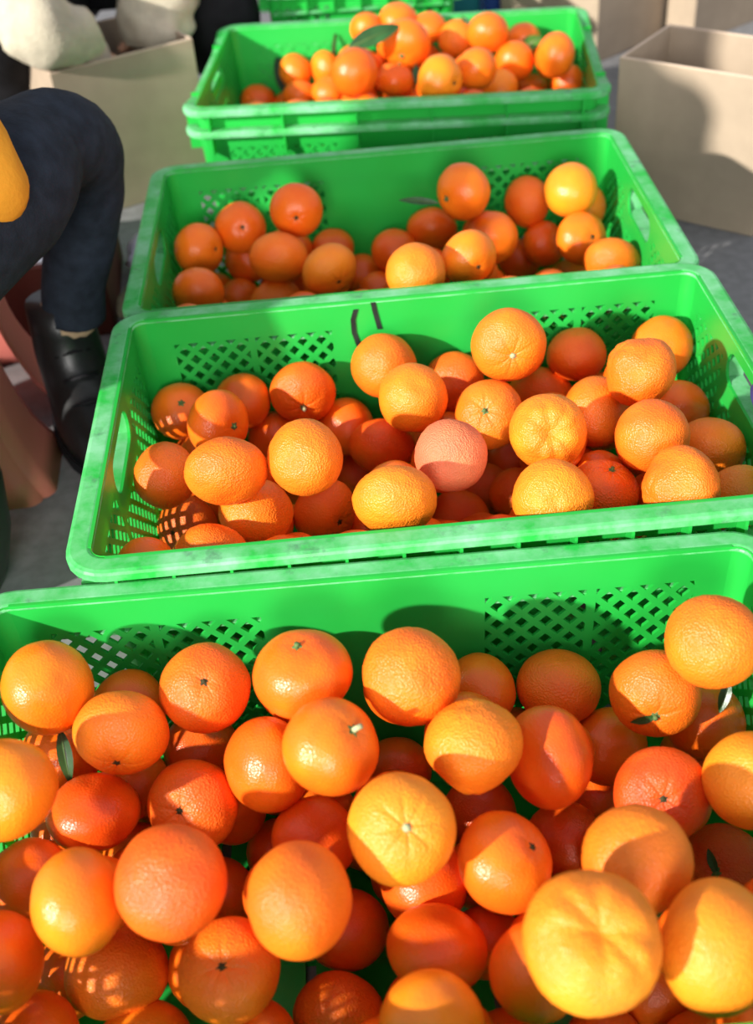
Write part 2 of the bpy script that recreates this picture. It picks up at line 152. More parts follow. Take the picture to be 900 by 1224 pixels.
 (2, 0.1778, 0.9995, 0.1256, 0.0309, 0.261, 0.862, 0.435, 1.101, 0.859, 0.5, 'm', 'm', '', 'bright orange pebbled mandarin, second row of second crate, fifth from left', 'mandarins in the second crate'),
 (2, 0.2103, 0.8884, 0.1768, 0.0321, -0.746, 0.587, -0.314, 1.049, 0.918, 0.5, 'm', 'm', '', 'bright orange pebbled mandarin, second row of second crate, sixth from left', 'mandarins in the second crate'),
 (2, 0.245, 0.8749, 0.2251, 0.0311, -0.692, 0.09, 0.716, 1.061, 0.907, 0.5, 'm', 'n', 'n', 'mandarin with a short knobby neck, right side of second crate', 'mandarins in the second crate'),
 (2, 0.3005, 0.9288, 0.1412, 0.0296, 0.143, 0.818, -0.557, 1.01, 0.93, 0.7, 's', 's', '', 'deep orange smooth mandarin, second row of second crate, eighth from left', 'mandarins in the second crate'),
 (2, -0.1876, 0.8545, 0.1702, 0.0296, -0.921, 0.383, -0.07, 1.039, 0.935, 0.65, 'm', 'm', '', 'deep orange pebbled mandarin, third row of second crate, first from left', 'mandarins in the second crate'),
 (2, -0.1213, 0.7795, 0.2243, 0.0304, -0.106, 0.911, 0.399, 1.132, 0.883, 0.55, 'b', 'b', '', 'bright orange bumpy mandarin, third row of second crate, second from left', 'mandarins in the second crate'),
 (2, -0.0549, 0.7827, 0.2286, 0.0318, 0.29, 0.751, -0.593, 1.01, 0.93, 0.4, 'b', 'b', '', 'yellow-orange bumpy mandarin, third row of second crate, third from left', 'mandarins in the second crate'),
 (2, -0.0145, 0.9924, 0.0471, 0.0301, 0.034, -0.121, -0.992, 1.01, 0.93, 0.85, 'm', 'm', '', 'half-hidden red-orange mandarin, third row of second crate, first hidden one from left', 'mandarins in the second crate'),
 (2, 0.0591, 0.9959, 0.0722, 0.0293, -0.725, -0.663, 0.186, 1.01, 0.88, 0.6, 'm', 'm', 't', 'half-hidden deep orange mandarin, third row of second crate, second hidden one from left', 'mandarins in the second crate'),
 (2, 0.0652, 0.7773, 0.2227, 0.0304, 0.215, 0.892, -0.397, 1.01, 0.93, 0.9, 'p', 'p', '', 'pinkish frosted rough mandarin in the middle of the second crate', 'mandarins in the second crate'),
 (2, 0.1476, 0.9954, 0.046, 0.0299, 0.135, 0.601, -0.787, 1.01, 0.93, 0.9, 's', 's', '', 'half-hidden red-orange mandarin, third row of second crate, third hidden one from left', 'mandarins in the second crate'),
 (2, 0.1479, 0.7917, 0.2287, 0.0322, -0.053, -0.837, 0.544, 1.01, 0.88, 0.3, 'b', 'v', 'n', 'yellow-orange bumpy mandarin, third row of second crate, fifth from left', 'mandarins in the second crate'),
 (2, 0.2317, 0.7767, 0.2263, 0.0309, -0.025, 0.985, -0.172, 1.01, 0.93, 0.6, 'm', 'm', '', 'deep orange pebbled mandarin, third row of second crate, sixth from left', 'mandarins in the second crate'),
 (2, 0.303, 0.8356, 0.1629, 0.0301, 0.285, 0.868, 0.406, 1.05, 0.916, 0.4, 'm', 'm', '', 'yellow-orange pebbled mandarin, third row of second crate, seventh from left', 'mandarins in the second crate'),
 (2, -0.1834, 0.8803, 0.0856, 0.0297, -0.529, -0.738, 0.419, 1.085, 0.846, 0.65, 'm', 'm', 'd', 'deep orange pebbled mandarin with dark stem scar, fourth row of second crate, first from left', 'mandarins in the second crate'),
 (2, -0.104, 0.7919, 0.169, 0.031, -0.23, -0.15, -0.962, 1.048, 0.921, 0.35, 'm', 'm', '', 'yellow-orange pebbled mandarin, fourth row of second crate, second from left', 'mandarins in the second crate'),
 (2, -0.0484, 0.852, 0.1133, 0.03, 0.6, -0.793, 0.103, 1.067, 0.832, 0.45, 'm', 'm', 'd', 'bright orange pebbled mandarin with dark stem scar, fourth row of second crate, third from left', 'mandarins in the second crate'),
 (2, 0.0152, 0.7182, 0.2281, 0.0304, 0.039, 0.933, 0.358, 1.102, 0.86, 0.35, 'b', 'b', '', 'yellow-orange bumpy mandarin, fourth row of second crate, fourth from left', 'mandarins in the second crate'),
 (2, 0.1111, 0.9507, 0.0447, 0.0299, -0.08, 0.765, -0.639, 1.01, 0.93, 0.75, 'm', 'm', '', 'half-hidden deep orange mandarin, fourth row of second crate, first hidden one from left', 'mandarins in the second crate'),
 (2, 0.14, 0.903, 0.0741, 0.0275, 0.077, 0.964, -0.253, 1.01, 0.93, 0.6, 'b', 'b', '', 'deep orange bumpy mandarin, fourth row of second crate, fifth from left', 'mandarins in the second crate'),
 (2, 0.1919, 0.7644, 0.1815, 0.0299, 0.237, 0.016, 0.971, 1.01, 0.88, 0.65, 'm', 'c', 'g', 'deep orange pebbled mandarin with green stem, fourth row of second crate, sixth from left', 'mandarins in the second crate'),
 (2, -0.1905, 0.7213, 0.1767, 0.026, -0.458, 0.865, -0.206, 1.01, 0.93, 0.55, 's', 's', '', 'bright orange smooth mandarin, front row of second crate, first from left', 'mandarins in the second crate'),
 (2, -0.1379, 0.734, 0.1702, 0.0306, 0.173, 0.943, 0.285, 1.034, 0.943, 0.5, 'b', 'b', '', 'bright orange bumpy mandarin, front row of second crate, second from left', 'mandarins in the second crate'),
 (2, 0.0797, 0.8819, 0.0653, 0.0307, -0.075, 0.893, -0.444, 1.01, 0.93, 0.65, 'm', 'm', '', 'deep orange pebbled mandarin, front row of second crate, third from left', 'mandarins in the second crate'),
 (2, 0.0956, 0.8277, 0.0794, 0.0297, -0.368, 0.694, -0.619, 1.01, 0.93, 0.6, 'm', 'm', '', 'deep orange pebbled mandarin, front row of second crate, fourth from left', 'mandarins in the second crate'),
 (2, 0.1388, 0.7156, 0.2191, 0.0314, -0.08, -0.836, 0.542, 1.01, 0.88, 0.25, 'b', 'b', 'n', 'yellow-orange bumpy mandarin, front row of second crate, fifth from left', 'mandarins in the second crate'),
 (2, 0.2421, 0.7179, 0.2167, 0.0318, -0.922, -0.368, 0.121, 1.063, 0.871, 0.5, 'b', 'n', 'n', 'cone-necked bumpy mandarin lying at the front right of the second crate', 'mandarins in the second crate'),
 (2, 0.3048, 0.7512, 0.1712, 0.03, 0.466, 0.743, -0.48, 1.01, 0.93, 0.2, 'm', 'm', '', 'golden yellow pebbled mandarin, front row of second crate, seventh from left', 'mandarins in the second crate'),
 (2, 0.2403, 0.8431, 0.0772, 0.0276, 0.436, 0.413, -0.799, 1.01, 0.93, 0.7, 'm', 'm', '', 'half-hidden deep orange mandarin, front row of second crate, first hidden one from left', 'mandarins in the second crate'),
 (2, 0.2396, 0.8222, 0.1877, 0.0278, 0.715, -0.579, 0.392, 1.0, 0.93, 0.79, 's', 's', '', 'buried mandarin glimpsed in a gap, back right of second crate, seventh from left', 'buried mandarins of the second crate'),
 (2, 0.1503, 0.988, 0.1869, 0.0283, -0.158, -0.627, -0.763, 1.0, 0.93, 0.73, 's', 's', '', 'buried mandarin glimpsed in a gap, back right of second crate, first from left', 'buried mandarins of the second crate'),
 (2, 0.1619, 0.8367, 0.1857, 0.0294, -0.687, -0.595, 0.416, 1.0, 0.93, 0.59, 's', 's', '', 'buried mandarin glimpsed in a gap, back right of second crate, third from left', 'buried mandarins of the second crate'),
 (2, 0.0606, 0.8227, 0.1819, 0.0265, 0.933, 0.297, -0.203, 1.0, 0.93, 0.75, 's', 's', '', 'buried mandarin glimpsed in a gap, middle centre of second crate, fifth from left', 'buried mandarins of the second crate'),
 (2, 0.0162, 0.7884, 0.1818, 0.0268, 0.265, -0.509, 0.819, 1.0, 0.93, 0.58, 's', 's', '', 'buried mandarin glimpsed in a gap, middle centre of second crate, second from left', 'buried mandarins of the second crate'),
 (2, -0.0588, 0.8658, 0.1762, 0.0293, -0.95, 0.247, -0.192, 1.0, 0.93, 0.62, 's', 's', '', 'buried mandarin glimpsed in a gap, back left of second crate, third from left', 'buried mandarins of the second crate'),
 (2, 0.0334, 0.7219, 0.1735, 0.0264, -0.316, -0.575, 0.754, 1.0, 0.93, 0.52, 's', 's', '', 'buried mandarin glimpsed in a gap, front centre of second crate, third from left', 'buried mandarins of the second crate'),
 (2, 0.2559, 0.9461, 0.1719, 0.027, 0.139, 0.987, 0.078, 1.0, 0.93, 0.72, 's', 's', '', 'buried mandarin glimpsed in a gap, back right of second crate, sixth from left', 'buried mandarins of the second crate'),
 (2, 0.1006, 0.7209, 0.1679, 0.0274, 0.088, 0.718, -0.69, 1.0, 0.93, 0.84, 's', 's', '', 'buried mandarin glimpsed in a gap, front centre of second crate, sixth from left', 'buried mandarins of the second crate'),
 (2, -0.1273, 0.8583, 0.1674, 0.0287, 0.238, 0.961, -0.139, 1.0, 0.93, 0.71, 's', 's', '', 'buried mandarin glimpsed in a gap, middle left of second crate, second from left', 'buried mandarins of the second crate'),
 (2, 0.2471, 0.7654, 0.167, 0.0278, 0.832, -0.449, 0.327, 1.0, 0.93, 0.68, 's', 's', '', 'buried mandarin glimpsed in a gap, middle right of second crate, fifth from left', 'buried mandarins of the second crate'),
 (2, 0.12, 0.9339, 0.1606, 0.0278, 0.87, -0.489, -0.069, 1.0, 0.93, 0.54, 's', 's', '', 'buried mandarin glimpsed in a gap, back centre of second crate, third from left', 'buried mandarins of the second crate'),
 (2, -0.0799, 0.7252, 0.1602, 0.0292, -0.468, 0.808, -0.358, 1.0, 0.93, 0.54, 's', 's', '', 'buried mandarin glimpsed in a gap, front left of second crate, fifth from left', 'buried mandarins of the second crate'),
 (2, 0.0522, 0.95, 0.1595, 0.0273, -0.895, 0.426, 0.131, 1.0, 0.93, 0.52, 's', 's', '', 'buried mandarin glimpsed in a gap, back centre of second crate, first from left', 'buried mandarins of the second crate'),
 (2, -0.0184, 0.7293, 0.1588, 0.0275, 0.642, 0.25, 0.725, 1.0, 0.93, 0.57, 's', 's', '', 'buried mandarin glimpsed in a gap, front left of second crate, seventh from left', 'buried mandarins of the second crate'),
 (2, 0.138, 0.7656, 0.148, 0.0289, 0.971, 0.229, -0.065, 1.0, 0.93, 0.69, 's', 's', '', 'buried mandarin glimpsed in a gap, front right of second crate, first from left', 'buried mandarins of the second crate'),
 (2, 0.201, 0.8209, 0.1474, 0.0282, -0.263, 0.921, -0.288, 1.0, 0.93, 0.53, 's', 's', '', 'buried mandarin glimpsed in a gap, middle right of second crate, third from left', 'buried mandarins of the second crate'),
 (2, 0.0639, 0.8688, 0.1467, 0.0291, 0.346, 0.803, 0.485, 1.0, 0.93, 0.72, 's', 's', '', 'buried mandarin glimpsed in a gap, middle centre of second crate, fourth from left', 'buried mandarins of the second crate'),
 (2, 0.1742, 0.9281, 0.1433, 0.028, -0.915, 0.143, 0.378, 1.0, 0.93, 0.59, 's', 's', '', 'buried mandarin glimpsed in a gap, back right of second crate, second from left', 'buried mandarins of the second crate'),
 (2, -0.0652, 0.9188, 0.1405, 0.0296, 0.676, -0.573, -0.462, 1.0, 0.93, 0.57, 's', 's', '', 'buried mandarin glimpsed in a gap, back left of second crate, second from left', 'buried mandarins of the second crate'),
 (2, 0.0079, 0.8198, 0.1392, 0.0261, 0.935, 0.109, -0.338, 1.0, 0.93, 0.84, 's', 's', '', 'buried mandarin glimpsed in a gap, front centre of second crate, second from left', 'buried mandarins of the second crate'),
 (2, 0.2604, 0.8757, 0.1385, 0.0303, -0.101, 0.948, 0.303, 1.0, 0.93, 0.67, 's', 's', '', 'buried mandarin glimpsed in a gap, back right of second crate, eighth from left', 'buried mandarins of the second crate'),
 (2, 0.0612, 0.7535, 0.1383, 0.0289, 0.636, 0.636, 0.437, 1.0, 0.93, 0.74, 's', 's', '', 'buried mandarin glimpsed in a gap, front centre of second crate, fifth from left', 'buried mandarins of the second crate'),
 (2, 0.2544, 0.8125, 0.1259, 0.0297, 0.774, 0.364, 0.519, 1.0, 0.93, 0.52, 's', 's', '', 'buried mandarin glimpsed in a gap, middle right of second crate, fourth from left', 'buried mandarins of the second crate'),
 (2, 0.2258, 0.9371, 0.1254, 0.0269, 0.593, 0.091, 0.8, 1.0, 0.93, 0.67, 's', 's', '', 'buried mandarin glimpsed in a gap, back right of second crate, fourth from left', 'buried mandarins of the second crate'),
 (2, -0.0722, 0.7715, 0.1242, 0.0278, 0.561, 0.781, -0.273, 1.0, 0.93, 0.56, 's', 's', '', 'buried mandarin glimpsed in a gap, front left of second crate, sixth from left', 'buried mandarins of the second crate'),
 (2, 0.1883, 0.8692, 0.1234, 0.0279, 0.688, 0.53, -0.496, 1.0, 0.93, 0.59, 's', 's', '', 'buried mandarin glimpsed in a gap, middle right of second crate, second from left', 'buried mandarins of the second crate'),
 (2, -0.1583, 0.7894, 0.1227, 0.0274, 0.623, 0.78, 0.06, 1.0, 0.93, 0.68, 's', 's', '', 'buried mandarin glimpsed in a gap, front left of second crate, first from left', 'buried mandarins of the second crate'),
 (2, -0.1642, 0.9471, 0.1224, 0.0262, 0.134, 0.695, -0.706, 1.0, 0.93, 0.7, 's', 's', '', 'buried mandarin glimpsed in a gap, back left of second crate, first from left', 'buried mandarins of the second crate'),
 (2, -0.1178, 0.8978, 0.1219, 0.0286, 0.099, -0.879, -0.466, 1.0, 0.93, 0.63, 's', 's', '', 'buried mandarin glimpsed in a gap, middle left of second crate, third from left', 'buried mandarins of the second crate'),
 (2, 0.2417, 0.992, 0.1202, 0.0264, 0.339, -0.753, 0.563, 1.0, 0.93, 0.53, 's', 's', '', 'buried mandarin glimpsed in a gap, back right of second crate, fifth from left', 'buried mandarins of the second crate'),
 (2, -0.1058, 0.8347, 0.1187, 0.03, 0.26, -0.751, -0.607, 1.0, 0.93, 0.77, 's', 's', '', 'buried mandarin glimpsed in a gap, front left of second crate, fourth from left', 'buried mandarins of the second crate'),
 (2, 0.0782, 0.9582, 0.1126, 0.0267, -0.407, -0.797, -0.446, 1.0, 0.93, 0.52, 's', 's', '', 'buried mandarin glimpsed in a gap, back centre of second crate, second from left', 'buried mandarins of the second crate'),
 (2, 0.0491, 0.8027, 0.1022, 0.028, -0.051, -0.028, 0.998, 1.0, 0.93, 0.71, 's', 's', '', 'buried mandarin glimpsed in a gap, front centre of second crate, fourth from left', 'buried mandarins of the second crate'),
 (2, 0.0332, 0.8882, 0.1018, 0.0269, -0.346, -0.383, 0.857, 1.0, 0.93, 0.62, 's', 's', '', 'buried mandarin glimpsed in a gap, middle centre of second crate, third from left', 'buried mandarins of the second crate'),
 (2, -0.1835, 0.9835, 0.0914, 0.0262, 0.992, -0.026, -0.121, 1.0, 0.93, 0.83, 's', 's', '', 'buried mandarin glimpsed in a gap, middle left of second crate, first from left', 'buried mandarins of the second crate'),
 (2, -0.0812, 0.9363, 0.0868, 0.0278, -0.337, 0.71, 0.619, 1.0, 0.93, 0.75, 's', 's', '', 'buried mandarin glimpsed in a gap, middle left of second crate, fourth from left', 'buried mandarins of the second crate'),
 (2, 0.178, 0.9437, 0.0832, 0.0295, -0.048, -0.069, 0.997, 1.0, 0.93, 0.67, 's', 's', '', 'buried mandarin glimpsed in a gap, middle right of second crate, first from left', 'buried mandarins of the second crate'),
 (2, -0.0073, 0.8606, 0.0767, 0.0264, -0.044, 0.006, -0.999, 1.0, 0.93, 0.77, 's', 's', '', 'buried mandarin glimpsed in a gap, front centre of second crate, first from left', 'buried mandarins of the second crate'),
 (2, -0.144, 0.9215, 0.0765, 0.0269, -0.005, -0.807, 0.591, 1.0, 0.93, 0.63, 's', 's', '', 'buried mandarin glimpsed in a gap, front left of second crate, third from left', 'buried mandarins of the second crate'),
 (2, 0.0003, 0.9233, 0.0613, 0.0263, -0.169, 0.109, -0.98, 1.0, 0.93, 0.75, 's', 's', '', 'buried mandarin glimpsed in a gap, middle centre of second crate, first from left', 'buried mandarins of the second crate'),
 (2, -0.173, 0.9664, 0.0432, 0.0261, 0.471, -0.619, -0.628, 1.0, 0.93, 0.73, 's', 's', '', 'buried mandarin glimpsed in a gap, front left of second crate, second from left', 'buried mandarins of the second crate'),
 (3, -0.1397, 1.3715, 0.1626, 0.0319, 0.155, -0.884, 0.44, 1.01, 0.88, 0.65, 's', 's', 'd', 'deep orange smooth mandarin with dark stem scar, back row of third crate, first from left', 'mandarins in the third crate'),
 (3, -0.066, 1.3274, 0.1999, 0.0322, 0.014, -0.998, 0.062, 1.01, 0.88, 0.65, 's', 's', 'd', 'deep orange smooth mandarin with dark stem scar, back row of third crate, second from left', 'mandarins in the third crate'),
 (3, -0.0277, 1.397, 0.1118, 0.0267, 0.098, 0.069, -0.993, 1.041, 0.933, 0.7, 's', 's', '', 'deep orange smooth mandarin, back row of third crate, third from left', 'mandarins in the third crate'),
 (3, 0.1009, 1.3947, 0.1273, 0.0307, 0.058, 0.829, 0.557, 1.072, 0.881, 0.6, 's', 's', '', 'deep orange smooth mandarin, back row of third crate, fourth from left', 'mandarins in the third crate'),
 (3, 0.1326, 1.3028, 0.2167, 0.0333, -0.76, -0.65, 0.016, 1.01, 0.88, 0.45, 's', 's', 'f', 'highest mandarin in third crate, beside a dark pointed leaf', 'mandarins in the third crate'),
 (3, 0.2243, 1.3973, 0.1533, 0.0308, 0.927, 0.346, -0.146, 1.052, 0.913, 0.7, 's', 'c', '', 'deep orange smooth mandarin, back row of third crate, sixth from left', 'mandarins in the third crate'),
 (3, 0.2695, 1.3476, 0.1871, 0.033, 0.388, 0.618, -0.684, 1.01, 0.93, 0.2, 's', 's', '', 'golden yellow smooth mandarin, back row of third crate, seventh from left', 'mandarins in the third crate'),
 (3, 0.2967, 1.3903, 0.1415, 0.0292, 0.91, 0.195, -0.365, 1.01, 0.93, 0.25, 's', 's', '', 'half-hidden yellow-orange mandarin, back row of third crate, first hidden one from left', 'mandarins in the third crate'),
 (3, -0.1906, 1.3328, 0.157, 0.0313, 0.844, -0.507, 0.175, 1.033, 0.922, 0.5, 's', 's', 'd', 'bright orange smooth mandarin with dark stem scar, middle row of third crate, first from left', 'mandarins in the third crate'),
 (3, -0.085, 1.3952, 0.1156, 0.0278, 0.136, 0.834, 0.534, 1.187, 0.926, 0.65, 's', 's', '', 'deep orange smooth mandarin, middle row of third crate, third from left', 'mandarins in the third crate'),
 (3, -0.1397, 1.3928, 0.1072, 0.0296, 0.321, 0.945, -0.056, 1.01, 0.93, 0.7, 's', 's', '', 'half-hidden deep orange mandarin, middle row of third crate, first hidden one from left', 'mandarins in the third crate'),
 (3, -0.0905, 1.2745, 0.166, 0.0317, -0.002, 0.839, 0.545, 1.114, 0.869, 0.55, 'm', 'm', '', 'bright orange pebbled mandarin, middle row of third crate, second from left', 'mandarins in the third crate'),
 (3, 0.0508, 1.3668, 0.1155, 0.0301, -0.051, 0.07, -0.996, 1.01, 0.93, 0.75, 's', 's', '', 'half-hidden deep orange mandarin, middle row of third crate, second hidden one from left', 'mandarins in the third crate'),
 (3, 0.1667, 1.2998, 0.1562, 0.0314, -0.011, 0.984, -0.176, 1.01, 0.93, 0.5, 's', 's', '', 'bright orange smooth mandarin, middle row of third crate, fourth from left', 'mandarins in the third crate'),
 (3, 0.2411, 1.3662, 0.1087, 0.0284, -0.773, 0.529, -0.349, 1.038, 0.937, 0.75, 's', 's', '', 'deep orange smooth mandarin, middle row of third crate, fifth from left', 'mandarins in the third crate'),
 (3, 0.2756, 1.2993, 0.1455, 0.0313, 0.42, -0.788, 0.45, 1.049, 0.818, 0.45, 's', 's', 'd', 'bright orange smooth mandarin with dark stem scar, middle row of third crate, sixth from left', 'mandarins in the third crate'),
 (3, -0.1886, 1.3899, 0.0639, 0.0293, -0.123, 0.67, -0.732, 1.01, 0.93, 0.65, 's', 's', '', 'half-hidden deep orange mandarin, front row of third crate, first hidden one from left', 'mandarins in the third crate'),
 (3, -0.1849, 1.2272, 0.1547, 0.0297, 0.016, 0.854, 0.52, 1.033, 0.945, 0.6, 's', 's', '', 'deep orange smooth mandarin, front row of third crate, first from left', 'mandarins in the third crate'),
 (3, -0.152, 1.3542, 0.0736, 0.026, -0.297, 0.941, -0.163, 1.01, 0.93, 0.55, 's', 's', '', 'bright orange smooth mandarin, front row of third crate, second from left', 'mandarins in the third crate'),
 (3, -0.0996, 1.2731, 0.1071, 0.0302, -0.092, 0.85, 0.519, 1.069, 0.886, 0.4, 'm', 'm', '', 'yellow-orange pebbled mandarin, front row of third crate, third from left', 'mandarins in the third crate'),
 (3, -0.0303, 1.2187, 0.1738, 0.0303, 0.435, -0.841, -0.32, 1.065, 0.856, 0.25, 's', 'c', 'd', 'yellow-orange smooth mandarin with dark stem scar, front row of third crate, fourth from left', 'mandarins in the third crate'),
 (3, 0.007, 1.3916, 0.0705, 0.0295, 0.11, 0.743, -0.66, 1.01, 0.93, 0.7, 's', 's', '', 'deep orange smooth mandarin, front row of third crate, fifth from left', 'mandarins in the third crate'),
 (3, 0.0268, 1.3383, 0.0721, 0.0292, -0.312, 0.95, -0.011, 1.01, 0.93, 0.7, 's', 's', '', 'deep orange smooth mandarin, front row of third crate, sixth from left', 'mandarins in the third crate'),
 (3, 0.0638, 1.3918, 0.0652, 0.0297, -0.274, 0.662, -0.698, 1.01, 0.93, 0.75, 's', 's', '', 'half-hidden deep orange mandarin, front row of third crate, second hidden one from left', 'mandarins in the third crate'),
 (3, 0.0621, 1.1108, 0.2172, 0.0317, -0.009, 0.589, -0.808, 1.01, 0.93, 0.35, 'm', 'm', '', 'yellow-orange pebbled mandarin, front row of third crate, seventh from left', 'mandarins in the third crate'),
 (3, 0.1231, 1.1521, 0.2081, 0.0295, 0.321, -0.946, -0.034, 1.063, 0.829, 0.4, 's', 's', 'd', 'yellow-orange smooth mandarin with dark stem scar, front row of third crate, eighth from left', 'mandarins in the third crate'),
 (3, 0.2154, 1.3977, 0.0735, 0.0284, -0.169, 0.083, -0.982, 1.01, 0.93, 0.8, 's', 's', '', 'half-hidden red-orange mandarin, front row of third crate, third hidden one from left', 'mandarins in the third crate'),
 (3, 0.1564, 1.3775, 0.0414, 0.03, 0.303, 0.812, 0.498, 1.095, 0.854, 0.45, 's', 's', '', 'bright orange smooth mandarin, front row of third crate, ninth from left', 'mandarins in the third crate'),
 (3, 0.2095, 1.3906, 0.0314, 0.0275, 0.165, 0.005, -0.986, 1.041, 0.933, 0.65, 's', 's', '', 'deep orange smooth mandarin, front row of third crate, tenth from left', 'mandarins in the third crate'),
 (3, 0.2832, 1.3933, 0.0395, 0.029, 0.111, 0.019, -0.994, 1.058, 0.903, 0.4, 's', 's', '', 'yellow-orange smooth mandarin, front row of third crate, eleventh from left', 'mandarins in the third crate'),
 (3, 0.2984, 1.2339, 0.1459, 0.0296, 0.233, 0.813, 0.534, 1.102, 0.86, 0.45, 'm', 'm', '', 'bright orange pebbled mandarin, front row of third crate, twelfth from left', 'mandarins in the third crate'),
 (3, 0.1399, 1.3612, 0.1834, 0.0305, 0.236, -0.026, -0.971, 1.0, 0.93, 0.61, 's', 's', '', 'buried mandarin glimpsed in a gap, back centre of third crate, fourth from left', 'buried mandarins of the third crate'),
 (3, 0.0742, 1.1802, 0.1814, 0.0295, 0.962, -0.15, 0.227, 1.0, 0.93, 0.72, 's', 's', '', 'buried mandarin glimpsed in a gap, back centre of third crate, second from left', 'buried mandarins of the third crate'),
 (3, 0.1323, 1.2014, 0.1788, 0.0272, 0.337, -0.636, 0.694, 1.0, 0.93, 0.79, 's', 's', '', 'buried mandarin glimpsed in a gap, back centre of third crate, fifth from left', 'buried mandarins of the third crate'),
 (3, 0.2789, 1.1229, 0.1694, 0.0272, 0.954, 0.061, -0.294, 1.0, 0.93, 0.73, 's', 's', '', 'buried mandarin glimpsed in a gap, middle right of third crate, fifth from left', 'buried mandarins of the third crate'),
 (3, 0.1615, 1.1197, 0.1674, 0.0297, 0.69, -0.664, -0.289, 1.0, 0.93, 0.61, 's', 's', '', 'buried mandarin glimpsed in a gap, front right of third crate, first from left', 'buried mandarins of the third crate'),
 (3, -0.0589, 1.1284, 0.1642, 0.0277, -0.77, 0.583, 0.26, 1.0, 0.93, 0.81, 's', 's', '', 'buried mandarin glimpsed in a gap, front left of third crate, fourth from left', 'buried mandarins of the third crate'),
 (3, -0.1871, 1.1287, 0.1634, 0.0273, 0.772, -0.634, -0.049, 1.0, 0.93, 0.67, 's', 's', '', 'buried mandarin glimpsed in a gap, front left of third crate, first from left', 'buried mandarins of the third crate'),
 (3, 0.0828, 1.2316, 0.1529, 0.0297, 0.237, -0.54, -0.808, 1.0, 0.93, 0.84, 's', 's', '', 'buried mandarin glimpsed in a gap, back centre of third crate, third from left', 'buried mandarins of the third crate'),
 (3, 0.2127, 1.1585, 0.1506, 0.0278, 0.898, -0.4, -0.184, 1.0, 0.93, 0.58, 's', 's', '', 'buried mandarin glimpsed in a gap, front right of third crate, second from left', 'buried mandarins of the third crate'),
 (3, 0.0023, 1.159, 0.1448, 0.0302, -0.734, 0.176, 0.656, 1.0, 0.93, 0.56, 's', 's', '', 'buried mandarin glimpsed in a gap, front centre of third crate, first from left', 'buried mandarins of the third crate'),
 (3, -0.0624, 1.1791, 0.1404, 0.0267, 0.447, -0.68, 0.581, 1.0, 0.93, 0.62, 's', 's', '', 'buried mandarin glimpsed in a gap, front left of third crate, third from left', 'buried mandarins of the third crate'),
 (3, -0.0365, 1.2648, 0.1368, 0.0294, 0.439, 0.864, -0.249, 1.0, 0.93, 0.57, 's', 's', '', 'buried mandarin glimpsed in a gap, middle left of third crate, third from left', 'buried mandarins of the third crate'),
 (3, 0.1415, 1.2474, 0.1357, 0.0261, -0.356, 0.316, 0.879, 1.0, 0.93, 0.66, 's', 's', '', 'buried mandarin glimpsed in a gap, back centre of third crate, sixth from left', 'buried mandarins of the third crate'),
 (3, 0.1657, 1.366, 0.1308, 0.0286, -0.464, -0.47, 0.751, 1.0, 0.93, 0.62, 's', 's', '', 'buried mandarin glimpsed in a gap, back right of third crate, first from left', 'buried mandarins of the third crate'),
 (3, -0.0854, 1.3377, 0.1288, 0.0261, 0.806, -0.168, 0.567, 1.0, 0.93, 0.51, 's', 's', '', 'buried mandarin glimpsed in a gap, back left of third crate, first from left', 'buried mandarins of the third crate'),
 (3, 0.2236, 1.212, 0.125, 0.0267, 0.517, 0.546, -0.659, 1.0, 0.93, 0.56, 's', 's', '', 'buried mandarin glimpsed in a gap, middle right of third crate, third from left', 'buried mandarins of the third crate'),
 (3, -0.0288, 1.3301, 0.1117, 0.0288, 0.011, 0.243, 0.97, 1.0, 0.93, 0.69, 's', 's', '', 'buried mandarin glimpsed in a gap, back centre of third crate, first from left', 'buried mandarins of the third crate'),
 (3, 0.0591, 1.2769, 0.1027, 0.0292, -0.669, -0.684, -0.292, 1.0, 0.93, 0.73, 's', 's', '', 'buried mandarin glimpsed in a gap, front centre of third crate, second from left', 'buried mandarins of the third crate'),
 (3, 0.1559, 1.2846, 0.0972, 0.028, -0.563, 0.801, 0.201, 1.0, 0.93, 0.5, 's', 's', '', 'buried mandarin glimpsed in a gap, middle right of third crate, first from left', 'buried mandarins of the third crate'),
 (3, 0.2353, 1.2857, 0.0855, 0.0277, -0.876, 0.161, 0.455, 1.0, 0.93, 0.67, 's', 's', '', 'buried mandarin glimpsed in a gap, middle right of third crate, second from left', 'buried mandarins of the third crate'),
 (3, -0.1805, 1.2915, 0.0844, 0.027, 0.578, 0.799, 0.164, 1.0, 0.93, 0.56, 's', 's', '', 'buried mandarin glimpsed in a gap, front left of third crate, second from left', 'buried mandarins of the third crate'),
 (3, -0.0659, 1.3555, 0.0799, 0.0267, 0.846, 0.432, -0.314, 1.0, 0.93, 0.81, 's', 's', '', 'buried mandarin glimpsed in a gap, middle left of third crate, second from left', 'buried mandarins of the third crate'),
 (3, 0.2954, 1.3081, 0.0751, 0.0262, -0.066, -0.064, -0.996, 1.0, 0.93, 0.73, 's', 's', '', 'buried mandarin glimpsed in a gap, middle right of third crate, fourth from left', 'buried mandarins of the third crate'),
 (3, -0.1055, 1.3885, 0.0636, 0.0262, -0.948, 0.244, -0.203, 1.0, 0.93, 0.71, 's', 's', '', 'buried mandarin glimpsed in a gap, middle left of third crate, first from left', 'buried mandarins of the third crate'),
 (4, -0.0734, 1.9601, 0.1549, 0.0284, 0.844, 0.525, -0.109, 1.01, 0.93, 0.4, 's', 's', '', 'yellow-orange smooth mandarin, back row of farthest crate, first from left', 'mandarins in the farthest crate'),
